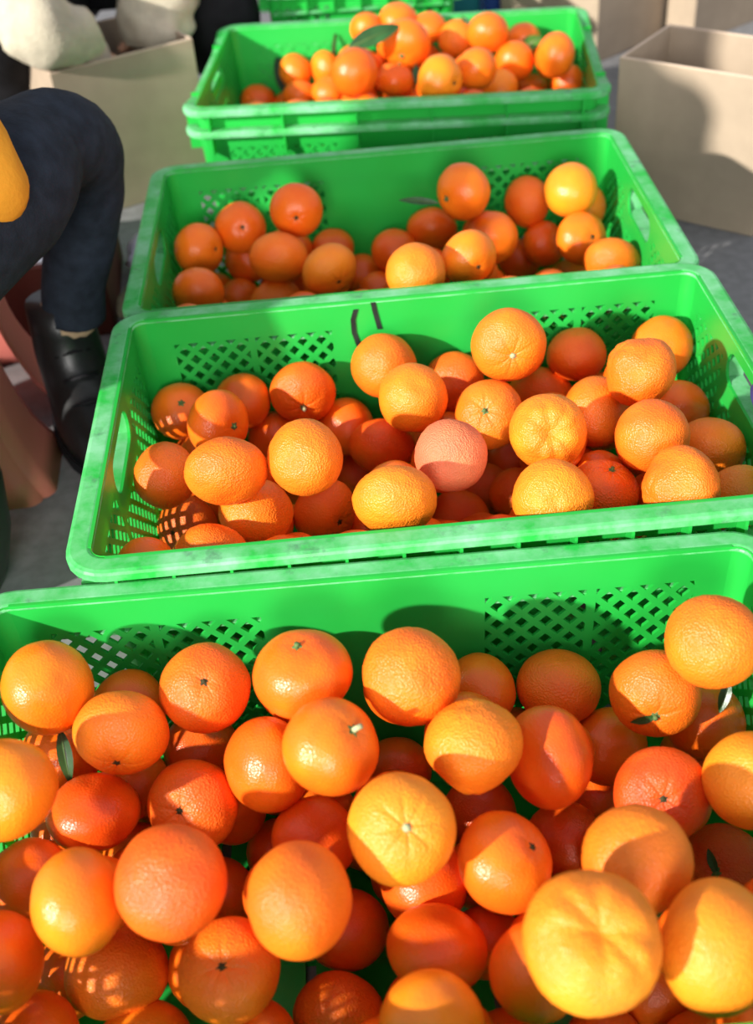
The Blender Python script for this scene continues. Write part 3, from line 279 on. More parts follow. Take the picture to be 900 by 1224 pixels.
 (4, 0.0249, 1.941, 0.1695, 0.0282, -0.087, 0.743, 0.663, 1.01, 0.93, 0.55, 's', 's', '', 'bright orange smooth mandarin, back row of farthest crate, second from left', 'mandarins in the farthest crate'),
 (4, 0.0506, 1.9518, 0.2149, 0.0271, 0.21, 0.719, 0.663, 1.049, 0.919, 0.45, 's', 's', '', 'bright orange smooth mandarin, back row of farthest crate, third from left', 'mandarins in the farthest crate'),
 (4, 0.101, 1.9548, 0.2246, 0.026, -0.167, 0.253, -0.953, 1.211, 0.945, 0.4, 's', 's', '', 'yellow-orange smooth mandarin, back row of farthest crate, fourth from left', 'mandarins in the farthest crate'),
 (4, 0.148, 1.9455, 0.2115, 0.026, 0.115, 0.223, -0.968, 1.061, 0.9, 0.5, 's', 's', '', 'bright orange smooth mandarin, back row of farthest crate, fifth from left', 'mandarins in the farthest crate'),
 (4, 0.1918, 1.917, 0.1991, 0.0301, -0.098, 0.756, -0.648, 1.01, 0.93, 0.35, 's', 'n', '', 'yellow-orange smooth mandarin, back row of farthest crate, sixth from left', 'mandarins in the farthest crate'),
 (4, 0.235, 1.8804, 0.2163, 0.0313, 0.101, 0.732, 0.674, 1.041, 0.931, 0.5, 's', 's', '', 'bright orange smooth mandarin, back row of farthest crate, seventh from left', 'mandarins in the farthest crate'),
 (4, 0.2975, 1.9241, 0.186, 0.0286, 0.013, 0.745, 0.667, 1.01, 0.93, 0.5, 's', 's', '', 'bright orange smooth mandarin, back row of farthest crate, eighth from left', 'mandarins in the farthest crate'),
 (4, -0.0237, 1.9559, 0.1572, 0.026, 0.855, 0.512, -0.08, 1.08, 0.868, 0.35, 's', 's', '', 'yellow-orange smooth mandarin, middle row of farthest crate, first from left', 'mandarins in the farthest crate'),
 (4, 0.0216, 1.7145, 0.2269, 0.0345, -0.353, 0.93, 0.097, 1.01, 0.93, 0.65, 's', 's', '', 'deep orange smooth mandarin, middle row of farthest crate, second from left', 'mandarins in the farthest crate'),
 (4, 0.105, 1.8506, 0.2193, 0.0344, -0.296, -0.881, -0.368, 1.155, 0.901, 0.45, 's', 's', 'g', 'bright orange smooth mandarin with green stem, middle row of farthest crate, third from left', 'mandarins in the farthest crate'),
 (4, 0.1398, 1.9384, 0.1607, 0.0278, 0.035, 0.996, -0.082, 1.01, 0.93, 0.75, 's', 's', '', 'half-hidden deep orange mandarin, middle row of farthest crate, first hidden one from left', 'mandarins in the farthest crate'),
 (4, 0.2741, 1.8576, 0.1768, 0.0309, 0.169, 0.981, 0.097, 1.01, 0.93, 0.55, 's', 's', '', 'bright orange smooth mandarin, middle row of farthest crate, fourth from left', 'mandarins in the farthest crate'),
 (4, 0.319, 1.7491, 0.2165, 0.0307, 0.921, 0.282, -0.269, 1.08, 0.867, 0.5, 's', 's', '', 'bright orange smooth mandarin, middle row of farthest crate, fifth from left', 'mandarins in the farthest crate'),
 (4, -0.1403, 1.9627, 0.1123, 0.0277, -0.099, 0.189, -0.977, 1.076, 0.873, 0.75, 's', 's', '', 'deep orange smooth mandarin, front row of farthest crate, first from left', 'mandarins in the farthest crate'),
 (4, -0.0876, 1.9533, 0.0951, 0.0308, -0.219, 0.843, -0.491, 1.01, 0.93, 0.75, 's', 's', '', 'half-hidden deep orange mandarin, front row of farthest crate, first hidden one from left', 'mandarins in the farthest crate'),
 (4, -0.0681, 1.9132, 0.1294, 0.0277, 0.052, 0.765, 0.642, 1.049, 0.918, 0.5, 's', 's', '', 'bright orange smooth mandarin, front row of farthest crate, second from left', 'mandarins in the farthest crate'),
 (4, -0.0197, 1.8955, 0.1387, 0.0275, 0.075, 0.19, -0.979, 1.049, 0.919, 0.45, 's', 's', '', 'bright orange smooth mandarin, front row of farthest crate, third from left', 'mandarins in the farthest crate'),
 (4, 0.0031, 1.9498, 0.1022, 0.0264, -0.041, 0.993, 0.107, 1.01, 0.93, 0.7, 's', 's', '', 'deep orange smooth mandarin, front row of farthest crate, fourth from left', 'mandarins in the farthest crate'),
 (4, 0.0623, 1.9429, 0.0856, 0.0265, 0.43, 0.76, -0.487, 1.01, 0.93, 0.65, 's', 's', '', 'deep orange smooth mandarin, front row of farthest crate, fifth from left', 'mandarins in the farthest crate'),
 (4, 0.083, 1.8012, 0.1828, 0.0291, 0.346, -0.007, 0.938, 1.01, 0.88, 0.65, 's', 's', 'g', 'deep orange smooth mandarin with green stem, front row of farthest crate, sixth from left', 'mandarins in the farthest crate'),
 (4, 0.1411, 1.6715, 0.2209, 0.0345, 0.66, -0.748, 0.066, 1.01, 0.88, 0.25, 's', 's', 'd', 'yellow-orange smooth mandarin with dark stem scar, front row of farthest crate, eighth from left', 'mandarins in the farthest crate'),
 (4, 0.1991, 1.7186, 0.2169, 0.0299, -0.218, 0.976, 0.011, 1.01, 0.93, 0.5, 's', 's', '', 'bright orange smooth mandarin, front row of farthest crate, ninth from left', 'mandarins in the farthest crate'),
 (4, 0.2392, 1.8002, 0.1548, 0.029, -0.469, -0.46, 0.754, 1.162, 0.906, 0.15, 's', 's', 'd', 'golden yellow smooth mandarin with dark stem scar, front row of farthest crate, tenth from left', 'mandarins in the farthest crate'),
 (4, 0.314, 1.9186, 0.1071, 0.0278, 0.069, 0.178, -0.982, 1.1, 0.858, 0.6, 's', 's', '', 'deep orange smooth mandarin, front row of farthest crate, eleventh from left', 'mandarins in the farthest crate'),
 (4, 0.345, 1.7843, 0.1627, 0.026, 0.574, 0.751, -0.326, 1.01, 0.93, 0.6, 's', 's', '', 'deep orange smooth mandarin, front row of farthest crate, twelfth from left', 'mandarins in the farthest crate'),
 (4, 0.126, 1.9347, 0.0965, 0.0288, 0.047, 0.729, -0.683, 1.01, 0.93, 0.7, 's', 's', '', 'deep orange smooth mandarin, front row of farthest crate, seventh from left', 'mandarins in the farthest crate'),
 (4, 0.0271, 1.7688, 0.1993, 0.0275, 0.716, 0.257, 0.649, 1.0, 0.93, 0.55, 's', 's', '', 'buried mandarin glimpsed in a gap, back left of farthest crate, first from left', 'buried mandarins of the farthest crate'),
 (4, 0.1942, 1.7737, 0.1965, 0.027, -0.15, 0.605, 0.782, 1.0, 0.93, 0.69, 's', 's', '', 'buried mandarin glimpsed in a gap, back right of farthest crate, first from left', 'buried mandarins of the farthest crate'),
 (4, 0.0338, 1.8367, 0.1929, 0.0286, 0.053, -0.989, -0.138, 1.0, 0.93, 0.71, 's', 's', '', 'buried mandarin glimpsed in a gap, back left of farthest crate, second from left', 'buried mandarins of the farthest crate'),
 (4, 0.0903, 1.9124, 0.1927, 0.0282, -0.057, -0.374, -0.926, 1.0, 0.93, 0.73, 's', 's', '', 'buried mandarin glimpsed in a gap, back centre of farthest crate, third from left', 'buried mandarins of the farthest crate'),
 (4, 0.1394, 1.7273, 0.1897, 0.0298, 0.776, 0.58, 0.248, 1.0, 0.93, 0.71, 's', 's', '', 'buried mandarin glimpsed in a gap, middle centre of farthest crate, third from left', 'buried mandarins of the farthest crate'),
 (4, 0.1847, 1.6435, 0.1866, 0.0269, 0.996, -0.032, -0.082, 1.0, 0.93, 0.73, 's', 's', '', 'buried mandarin glimpsed in a gap, front right of farthest crate, first from left', 'buried mandarins of the farthest crate'),
 (4, 0.3271, 1.8294, 0.1855, 0.0278, -0.998, -0.03, -0.063, 1.0, 0.93, 0.55, 's', 's', '', 'buried mandarin glimpsed in a gap, back right of farthest crate, third from left', 'buried mandarins of the farthest crate'),
 (4, 0.0346, 1.6638, 0.1845, 0.0266, 0.58, 0.203, -0.789, 1.0, 0.93, 0.59, 's', 's', '', 'buried mandarin glimpsed in a gap, front centre of farthest crate, second from left', 'buried mandarins of the farthest crate'),
 (4, 0.156, 1.8118, 0.1838, 0.0276, 0.157, 0.113, -0.981, 1.0, 0.93, 0.75, 's', 's', '', 'buried mandarin glimpsed in a gap, back centre of farthest crate, fifth from left', 'buried mandarins of the farthest crate'),
 (4, -0.0674, 1.6761, 0.1816, 0.0269, 0.847, 0.53, -0.033, 1.0, 0.93, 0.61, 's', 's', '', 'buried mandarin glimpsed in a gap, front left of farthest crate, fourth from left', 'buried mandarins of the farthest crate'),
 (4, 0.2662, 1.6581, 0.1773, 0.0263, 0.519, -0.848, -0.106, 1.0, 0.93, 0.54, 's', 's', '', 'buried mandarin glimpsed in a gap, middle right of farthest crate, third from left', 'buried mandarins of the farthest crate'),
 (4, 0.0467, 1.8862, 0.1732, 0.0269, -0.13, 0.191, -0.973, 1.0, 0.93, 0.52, 's', 's', '', 'buried mandarin glimpsed in a gap, back centre of farthest crate, first from left', 'buried mandarins of the farthest crate'),
 (4, 0.0338, 1.7199, 0.1683, 0.0262, -0.976, 0.192, 0.102, 1.0, 0.93, 0.66, 's', 's', '', 'buried mandarin glimpsed in a gap, front centre of farthest crate, first from left', 'buried mandarins of the farthest crate'),
 (4, 0.1602, 1.8704, 0.1666, 0.0273, 0.491, -0.784, -0.379, 1.0, 0.93, 0.81, 's', 's', '', 'buried mandarin glimpsed in a gap, back centre of farthest crate, fourth from left', 'buried mandarins of the farthest crate'),
 (4, -0.1281, 1.7237, 0.1659, 0.028, -0.37, 0.42, 0.829, 1.0, 0.93, 0.78, 's', 's', '', 'buried mandarin glimpsed in a gap, front left of farthest crate, third from left', 'buried mandarins of the farthest crate'),
 (4, 0.3372, 1.8795, 0.1637, 0.0276, -0.65, -0.621, -0.439, 1.0, 0.93, 0.83, 's', 's', '', 'buried mandarin glimpsed in a gap, back right of farthest crate, fourth from left', 'buried mandarins of the farthest crate'),
 (4, 0.1886, 1.7255, 0.1624, 0.0267, -0.462, 0.866, -0.194, 1.0, 0.93, 0.81, 's', 's', '', 'buried mandarin glimpsed in a gap, middle right of farthest crate, first from left', 'buried mandarins of the farthest crate'),
 (4, -0.0255, 1.7356, 0.1579, 0.0282, 0.64, -0.769, 0.005, 1.0, 0.93, 0.58, 's', 's', '', 'buried mandarin glimpsed in a gap, front left of farthest crate, sixth from left', 'buried mandarins of the farthest crate'),
 (4, 0.3227, 1.7034, 0.1578, 0.0279, -0.568, -0.029, -0.823, 1.0, 0.93, 0.65, 's', 's', '', 'buried mandarin glimpsed in a gap, middle right of farthest crate, sixth from left', 'buried mandarins of the farthest crate'),
 (4, 0.2827, 1.74, 0.1483, 0.027, -0.917, -0.222, -0.33, 1.0, 0.93, 0.81, 's', 's', '', 'buried mandarin glimpsed in a gap, middle right of farthest crate, fourth from left', 'buried mandarins of the farthest crate'),
 (4, 0.0257, 1.7869, 0.1481, 0.0272, 0.911, 0.163, 0.379, 1.0, 0.93, 0.59, 's', 's', '', 'buried mandarin glimpsed in a gap, front left of farthest crate, seventh from left', 'buried mandarins of the farthest crate'),
 (4, -0.1395, 1.7881, 0.1446, 0.0281, -0.122, -0.417, -0.901, 1.0, 0.93, 0.77, 's', 's', '', 'buried mandarin glimpsed in a gap, front left of farthest crate, first from left', 'buried mandarins of the farthest crate'),
 (4, 0.1172, 1.7726, 0.1416, 0.0296, 0.916, 0.268, -0.3, 1.0, 0.93, 0.7, 's', 's', '', 'buried mandarin glimpsed in a gap, front centre of farthest crate, third from left', 'buried mandarins of the farthest crate'),
 (4, 0.0702, 1.9365, 0.1402, 0.0267, -0.303, -0.433, -0.849, 1.0, 0.93, 0.65, 's', 's', '', 'buried mandarin glimpsed in a gap, back centre of farthest crate, second from left', 'buried mandarins of the farthest crate'),
 (4, 0.2604, 1.8986, 0.1378, 0.0279, -0.122, 0.987, -0.102, 1.0, 0.93, 0.53, 's', 's', '', 'buried mandarin glimpsed in a gap, back right of farthest crate, second from left', 'buried mandarins of the farthest crate'),
 (4, 0.0262, 1.8445, 0.1364, 0.0283, -0.331, -0.122, -0.936, 1.0, 0.93, 0.63, 's', 's', '', 'buried mandarin glimpsed in a gap, middle left of farthest crate, first from left', 'buried mandarins of the farthest crate'),
 (4, 0.0888, 1.8295, 0.135, 0.0276, 0.717, 0.328, 0.615, 1.0, 0.93, 0.62, 's', 's', '', 'buried mandarin glimpsed in a gap, middle centre of farthest crate, first from left', 'buried mandarins of the farthest crate'),
 (4, -0.0694, 1.8115, 0.1349, 0.0273, -0.709, 0.537, 0.457, 1.0, 0.93, 0.75, 's', 's', '', 'buried mandarin glimpsed in a gap, front left of farthest crate, fifth from left', 'buried mandarins of the farthest crate'),
 (4, 0.3015, 1.7979, 0.1276, 0.0272, 0.354, 0.044, 0.934, 1.0, 0.93, 0.68, 's', 's', '', 'buried mandarin glimpsed in a gap, middle right of farthest crate, fifth from left', 'buried mandarins of the farthest crate'),
 (4, 0.0331, 1.8984, 0.1233, 0.0262, -0.895, 0.348, 0.28, 1.0, 0.93, 0.68, 's', 's', '', 'buried mandarin glimpsed in a gap, middle left of farthest crate, second from left', 'buried mandarins of the farthest crate'),
 (4, 0.1313, 1.8723, 0.117, 0.0289, -0.513, -0.83, -0.219, 1.0, 0.93, 0.67, 's', 's', '', 'buried mandarin glimpsed in a gap, middle centre of farthest crate, second from left', 'buried mandarins of the farthest crate'),
 (4, -0.1405, 1.8742, 0.1133, 0.0301, 0.314, 0.891, 0.327, 1.0, 0.93, 0.51, 's', 's', '', 'buried mandarin glimpsed in a gap, front left of farthest crate, second from left', 'buried mandarins of the farthest crate'),
 (4, 0.2936, 1.8539, 0.1087, 0.0268, 0.051, 0.847, -0.529, 1.0, 0.93, 0.7, 's', 's', '', 'buried mandarin glimpsed in a gap, middle right of farthest crate, second from left', 'buried mandarins of the farthest crate'),
]
LEAVES = [
 (-0.2362, 0.5593, 0.1731, -0.2324, 0.5343, 0.1423, 0.0119, 'dark green leaf poking up between mandarins at left of nearest crate'),
 (-0.1987, 0.5703, 0.1035, -0.1744, 0.5718, 0.1053, 0.0101, 'small dark leaf wedged under a yellow-orange mandarin in nearest crate'),
 (0.244, 0.5666, 0.156, 0.235, 0.5529, 0.1392, 0.0097, 'green leaf hanging below the bumpy mandarin in back right corner of nearest crate'),
 (0.1033, 1.3003, 0.2057, 0.0575, 1.3065, 0.2133, 0.0109, 'dark pointed leaf beside the highest mandarin in third crate'),
 (0.0167, 1.8041, 0.2335, 0.0963, 1.8246, 0.2586, 0.0327, 'broad dark green leaf on top of the heap in farthest crate'),
 (0.1846, 1.9054, 0.1723, 0.131, 1.9065, 0.1737, 0.0174, 'narrow leaf lying across the heap in farthest crate'),
 (0.2005, 1.9178, 0.2318, 0.2163, 1.8969, 0.2061, 0.0145, 'slim green leaf behind the necked mandarin in farthest crate'),
 (0.2882, 1.8798, 0.185, 0.323, 1.8929, 0.2013, 0.0264, 'light green leaf behind the right-hand mandarins in farthest crate'),
 (-0.0781, 1.9302, 0.1181, -0.1021, 1.9785, 0.1776, 0.0386, 'blackish leaf against the lattice at left of farthest crate'),
 (0.1159, 1.801, 0.2016, 0.1148, 1.7834, 0.1799, 0.0127, 'thin dark leaf between two mandarins at front of farthest crate'),
 (-0.0071, 1.9602, 0.1784, -0.0017, 1.9798, 0.2025, 0.0068, 'black twig sticking up from the heap in farthest crate'),
]

# ---------------------------------------------------------------- helpers
class MB:
    """collects vertices and faces of one mesh"""
    def __init__(self): self.v = []; self.f = []
    def add(self, vs, fs):
        n = len(self.v); self.v += [tuple(p) for p in vs]; self.f += [tuple(i + n for i in q) for q in fs]
    def box(self, x0, x1, y0, y1, z0, z1):
        self.add([(x0,y0,z0),(x1,y0,z0),(x1,y1,z0),(x0,y1,z0),(x0,y0,z1),(x1,y0,z1),(x1,y1,z1),(x0,y1,z1)],
                 [(0,3,2,1),(4,5,6,7),(0,1,5,4),(1,2,6,5),(2,3,7,6),(3,0,4,7)])
    def prism(self, pts, d0, d1, to3):
        n = len(pts)
        if n < 3: return
        vs = [to3(u, v, d0) for u, v in pts] + [to3(u, v, d1) for u, v in pts]
        fs = [tuple(range(n))[::-1], tuple(range(n, 2 * n))] + [(i, (i + 1) % n, n + (i + 1) % n, n + i) for i in range(n)]
        self.add(vs, fs)
    def tube(self, pts, rad, seg=12, caps=True, squash=None):
        pts = [Vector(p) for p in pts]; rings = []
        prev = None
        for i, p in enumerate(pts):
            t = (pts[min(i + 1, len(pts) - 1)] - pts[max(i - 1, 0)]).normalized()
            if prev is None: prev = Vector((0, 0, 1)) if abs(t.z) < .8 else Vector((1, 0, 0))
            a = (prev - t * prev.dot(t)).normalized(); b = t.cross(a); prev = a
            r = rad[i]
            ra, rb = (r, r) if not isinstance(r, tuple) else r
            rings.append([p + a * (ra * math.cos(2 * math.pi * k / seg)) + b * (rb * math.sin(2 * math.pi * k / seg)) for k in range(seg)])
        vs = [q for r in rings for q in r]; fs = []
        for i in range(len(pts) - 1):
            for k in range(seg):
                fs.append((i * seg + k, i * seg + (k + 1) % seg, (i + 1) * seg + (k + 1) % seg, (i + 1) * seg + k))
        if caps:
            fs.append(tuple(range(seg))[::-1]); fs.append(tuple((len(pts) - 1) * seg + k for k in range(seg)))
        self.add(vs, fs)
    def mesh(self, name, mat, smooth=False):
        m = bpy.data.meshes.new(name); m.from_pydata(self.v, [], self.f)
        bm = bmesh.new(); bm.from_mesh(m); bmesh.ops.recalc_face_normals(bm, faces=bm.faces); bm.to_mesh(m); bm.free()
        if smooth:
            m.polygons.foreach_set('use_smooth', [True] * len(m.polygons))
        if mat: m.materials.append(mat)
        return m

def link(name, mesh, parent=None, loc=None):
    o = bpy.data.objects.new(name, mesh); COL.objects.link(o)
    if parent: o.parent = parent
    if loc is not None: o.location = loc
    return o
def tag(o, label=None, cat=None, group=None, kind=None):
    if label: o['label'] = label
    if cat: o['category'] = cat
    if group: o['group'] = group
    if kind: o['kind'] = kind
    return o
def empty(name, loc, rz=0.0):
    o = bpy.data.objects.new(name, None); COL.objects.link(o); o.location = loc; o.rotation_euler = (0, 0, rz); o.empty_display_size = .05
    return o
def smooth_path(pts, rad, n=6):
    """Catmull-Rom through pts with radii"""
    P = [Vector(p) for p in pts]; out = []; ro = []
    R = [r if isinstance(r, tuple) else (r, r) for r in rad]
    for i in range(len(P) - 1):
        p0, p1, p2, p3 = P[max(i - 1, 0)], P[i], P[i + 1], P[min(i + 2, len(P) - 1)]
        for k in range(n):
            t = k / n
            out.append(0.5 * ((2 * p1) + (p2 - p0) * t + (2 * p0 - 5 * p1 + 4 * p2 - p3) * t * t + (3 * p1 - p0 - 3 * p2 + p3) * t ** 3))
            s = t * t * (3 - 2 * t)
            ro.append(tuple(R[i][j] * (1 - s) + R[i + 1][j] * s for j in (0, 1)))
    out.append(P[-1]); ro.append(R[-1])
    return out, ro

# ---------------------------------------------------------------- materials
def new_mat(name):
    m = bpy.data.materials.new(name); m.use_nodes = True
    nt = m.node_tree; b = nt.nodes['Principled BSDF']
    return m, nt, b
def N(nt, typ, **kw):
    n = nt.nodes.new(typ)
    for k, v in kw.items(): setattr(n, k, v)
    return n
def ramp(nt, src, stops):
    r = N(nt, 'ShaderNodeValToRGB'); el = r.color_ramp.elements
    while len(el) < len(stops): el.new(.5)
    for e, (p, c) in zip(el, stops):
        e.position = p; e.color = (*c, 1) if len(c) == 3 else c
    nt.links.new(src, r.inputs[0]); return r
def mix(nt, fac, a, b, blend='MIX'):
    m = N(nt, 'ShaderNodeMix', data_type='RGBA', blend_type=blend)
    for s, v in ((m.inputs[0], fac), (m.inputs[6], a), (m.inputs[7], b)):
        if hasattr(v, 'is_output'): nt.links.new(v, s)
        elif isinstance(v, (int, float)): s.default_value = v
        else: s.default_value = (*v, 1)
    return m.outputs[2]
def noise_tex(nt, scale, detail=3, rough=.5, coord='Object'):
    tc = N(nt, 'ShaderNodeTexCoord'); n = N(nt, 'ShaderNodeTexNoise')
    n.inputs['Scale'].default_value = scale; n.inputs['Detail'].default_value = detail; n.inputs['Roughness'].default_value = rough
    nt.links.new(tc.outputs[coord], n.inputs['Vector']); return n
def bump(nt, b, height, strength, dist):
    bp = N(nt, 'ShaderNodeBump'); bp.inputs['Strength'].default_value = strength; bp.inputs['Distance'].default_value = dist
    nt.links.new(height, bp.inputs['Height']); nt.links.new(bp.outputs[0], b.inputs['Normal'])
def simple(name, col, rough=.6, var=.12, scale=8, bstr=0, bdist=.002, spec=.3):
    m, nt, b = new_mat(name)
    n = noise_tex(nt, scale)
    lo = tuple(c * (1 - var) for c in col); hi = tuple(min(1, c * (1 + var)) for c in col)
    r = ramp(nt, n.outputs[0], [(.3, lo), (.7, hi)])
    nt.links.new(r.outputs[0], b.inputs['Base Color'])
    b.inputs['Roughness'].default_value = rough; b.inputs['Specular IOR Level'].default_value = spec
    if bstr:
        n2 = noise_tex(nt, scale * 6, 4); bump(nt, b, n2.outputs[0], bstr, bdist)
    return m

def peel_material(name, pore_strength, gloss):
    """citrus peel: the fruit's own colour comes from the object's colour"""
    m, nt, b = new_mat(name)
    oi = N(nt, 'ShaderNodeObjectInfo')
    n = noise_tex(nt, 1.1, 2)
    n.noise_dimensions = '4D'
    mul = N(nt, 'ShaderNodeMath', operation='MULTIPLY'); mul.inputs[1].default_value = 50
    nt.links.new(oi.outputs['Random'], mul.inputs[0]); nt.links.new(mul.outputs[0], n.inputs['W'])
    r = ramp(nt, n.outputs[0], [(.40, (0, 0, 0)), (.75, (1, 1, 1))])
    hs = N(nt, 'ShaderNodeHueSaturation'); hs.inputs['Hue'].default_value = .515; hs.inputs['Value'].default_value = 1.12
    nt.links.new(oi.outputs['Color'], hs.inputs['Color'])
    f = N(nt, 'ShaderNodeMath', operation='MULTIPLY'); f.inputs[1].default_value = .55
    nt.links.new(r.outputs[0], f.inputs[0])
    c1 = mix(nt, f.outputs[0], oi.outputs['Color'], hs.outputs[0])
    # tiny pale oil-gland flecks
    tc = N(nt, 'ShaderNodeTexCoord'); vo = N(nt, 'ShaderNodeTexVoronoi'); vo.inputs['Scale'].default_value = 20
    nt.links.new(tc.outputs['Object'], vo.inputs['Vector'])
    fl = ramp(nt, vo.outputs['Distance'], [(.0, (1, 1, 1)), (.32, (0, 0, 0))])
    f2 = N(nt, 'ShaderNodeMath', operation='MULTIPLY'); f2.inputs[1].default_value = .10
    nt.links.new(fl.outputs[0], f2.inputs[0])
    c2 = mix(nt, f2.outputs[0], c1, (1.0, .55, .12))
    nt.links.new(c2, b.inputs['Base Color'])
    b.inputs['Roughness'].default_value = gloss; b.inputs['Specular IOR Level'].default_value = .45
    b.inputs['Subsurface Weight'].default_value = 0.0
    n2 = noise_tex(nt, 9, 3)
    ad = N(nt, 'ShaderNodeMath', operation='MULTIPLY_ADD'); ad.inputs[1].default_value = .6
    nt.links.new(n2.outputs[0], ad.inputs[0]); nt.links.new(vo.outputs['Distance'], ad.inputs[2])
    bump(nt, b, ad.outputs[0], pore_strength, .0016)
    return m
PEEL = {'s': peel_material('peel_smooth', .18, .31), 'm': peel_material('peel_pebbled', .38, .42), 'b': peel_material('peel_bumpy', .45, .42), 'p': peel_material('peel_frosted', .5, .6)}

def green_plastic(name, worn):
    m, nt, b = new_mat(name)
    n = noise_tex(nt, 7, 3)
    r = ramp(nt, n.outputs[0], [(.3, (.020, .51, .060)), (.7, (.030, .58, .090))])
    col = r.outputs[0]
    if worn:
        n2 = noise_tex(nt, 22, 6, .65)
        w = ramp(nt, n2.outputs[0], [(.36, (0, 0, 0)), (.68, (.85, .85, .85))])
        col = mix(nt, w.outputs[0], col, (.36, .80, .50))
        n3 = noise_tex(nt, 30, 6, .7)
        d = ramp(nt, n3.outputs[0], [(.57, (0, 0, 0)), (.68, (.7, .7, .7))])
        col = mix(nt, d.outputs[0], col, (.10, .22, .15))
    nt.links.new(col, b.inputs['Base Color'])
    b.inputs['Roughness'].default_value = .42 if worn else .33; b.inputs['Specular IOR Level'].default_value = .5
    tr = N(nt, 'ShaderNodeBsdfTranslucent'); tr.inputs['Color'].default_value = (.13, .80, .02, 1)
    mx = N(nt, 'ShaderNodeMixShader'); mx.inputs[0].default_value = .28
    out = nt.nodes['Material Output']
    nt.links.new(b.outputs[0], mx.inputs[1]); nt.links.new(tr.outputs[0], mx.inputs[2]); nt.links.new(mx.outputs[0], out.inputs['Surface'])
    n4 = noise_tex(nt, 40, 3); bump(nt, b, n4.outputs[0], .12, .001)
    return m
GREEN = green_plastic('green_plastic', False); GREEN_RIM = green_plastic('green_plastic_worn', True)
STEM = simple('stem_green', (.10, .17, .05), .7, .4, 6); SCAR = simple('scar_brown', (.05, .045, .015), .8, .4, 6); PALE = simple('stem_pale', (.42, .45, .24), .7, .2, 6)
LEAF = simple('leaf_green', (.025, .09, .022), .35, .35, 30, .3, .001, .5); LEAF_L = simple('leaf_light_green', (.09, .20, .03), .4, .3, 30); LEAF_D = simple('leaf_blackish', (.014, .03, .012), .5, .4, 30)
CARD = simple('cardboard', (.40, .315, .23), .85, .06, 25, .15, .001, .15); CARD_EDGE = simple('cardboard_cut_edge', (.66, .52, .40), .9, .06, 60)
INK = simple('marker_ink', (.012, .02, .015), .6, .3, 60)
DENIM = simple('dark_denim', (.018, .025, .038), .85, .3, 60, .5, .002, .2); BLACK = simple('black_cloth', (.010, .010, .012), .8, .3, 40, .4, .002, .2)
LEATHER = simple('black_leather', (.010, .011, .012), .38, .3, 20, .3, .001, .5); CREAM = simple('cream_knit', (.55, .50, .38), .95, .12, 40, .6, .003, .1)
ORANGE_CLOTH = simple('orange_cloth', (.85, .36, .03), .85, .08, 20, .4, .003, .15); SKIN = simple('skin', (.45, .24, .15), .5, .08, 10); HAIR = simple('hair', (.012, .010, .009), .5, .3, 40)
SOCK = simple('tan_sock', (.45, .32, .20), .9, .1, 40)
PINK = simple('pink_plastic', (.90, .25, .20), .4, .06, 5, 0, 0, .4); MAROON = simple('maroon_card', (.12, .035, .025), .8, .15, 15); WHITE = simple('white_paper', (.75, .76, .82), .8, .03, 5)
BAG = simple('white_plastic_bag', (.62, .62, .74), .45, .1, 20, .5, .01); OLIVE = simple('olive_sack', (.16, .17, .10), .9, .25, 20, .5, .01)
DARKG = simple('dark_grey_plastic', (.030, .034, .032), .4, .15, 10)
NAVY = simple('navy_cloth', (.035, .035, .13), .85, .15, 30, .4, .002); TEAL = simple('teal_plastic', (.02, .22, .26), .4, .1, 6); BLUE = simple('blue_plastic', (.015, .05, .22), .4, .1, 6); GREYB = simple('grey_board', (.52, .50, .48), .8, .05, 8)

def concrete():
    m, nt, b = new_mat('concrete_floor')
    n = noise_tex(nt, 3, 6, .6); n2 = noise_tex(nt, 60, 4)
    r = ramp(nt, n.outputs[0], [(.3, (.17, .168, .175)), (.7, (.23, .228, .232))])
    r2 = ramp(nt, n2.outputs[0], [(.35, (.85, .85, .85)), (.65, (1.1, 1.1, 1.1))])
    nt.links.new(mix(nt, 1.0, r.outputs[0], r2.outputs[0], 'MULTIPLY'), b.inputs['Base Color'])
    b.inputs['Roughness'].default_value = .75
    bump(nt, b, n2.outputs[0], .2, .002)
    return m

# ---------------------------------------------------------------- floor
mb = MB(); mb.box(-4, 4, -2, 7, -.1, 0)
floor = link('floor', mb.mesh('floor', concrete())); tag(floor, kind='structure')

# ---------------------------------------------------------------- crates
def clip_poly(pts, u0, u1, v0, v1):
    def half(pts, ax, lim, keep_less):
        out = []
        for i in range(len(pts)):
            a, b = pts[i], pts[(i + 1) % len(pts)]
            ia = (a[ax] <= lim) if keep_less else (a[ax] >= lim); ib = (b[ax] <= lim) if keep_less else (b[ax] >= lim)
            if ia: out.append(a)
            if ia != ib:
                t = (lim - a[ax]) / (b[ax] - a[ax]); q = [a[0] + t * (b[0] - a[0]), a[1] + t * (b[1] - a[1])]; q[ax] = lim; out.append(tuple(q))
        return out
    for ax, lim, less in ((0, u0, False), (0, u1, True), (1, v0, False), (1, v1, True)):
        pts = half(pts, ax, lim, less)
        if len(pts) < 3: return []
    return pts
def poly_area(p): return abs(sum(p[i][0] * p[(i + 1) % len(p)][1] - p[(i + 1) % len(p)][0] * p[i][1] for i in range(len(p)))) / 2

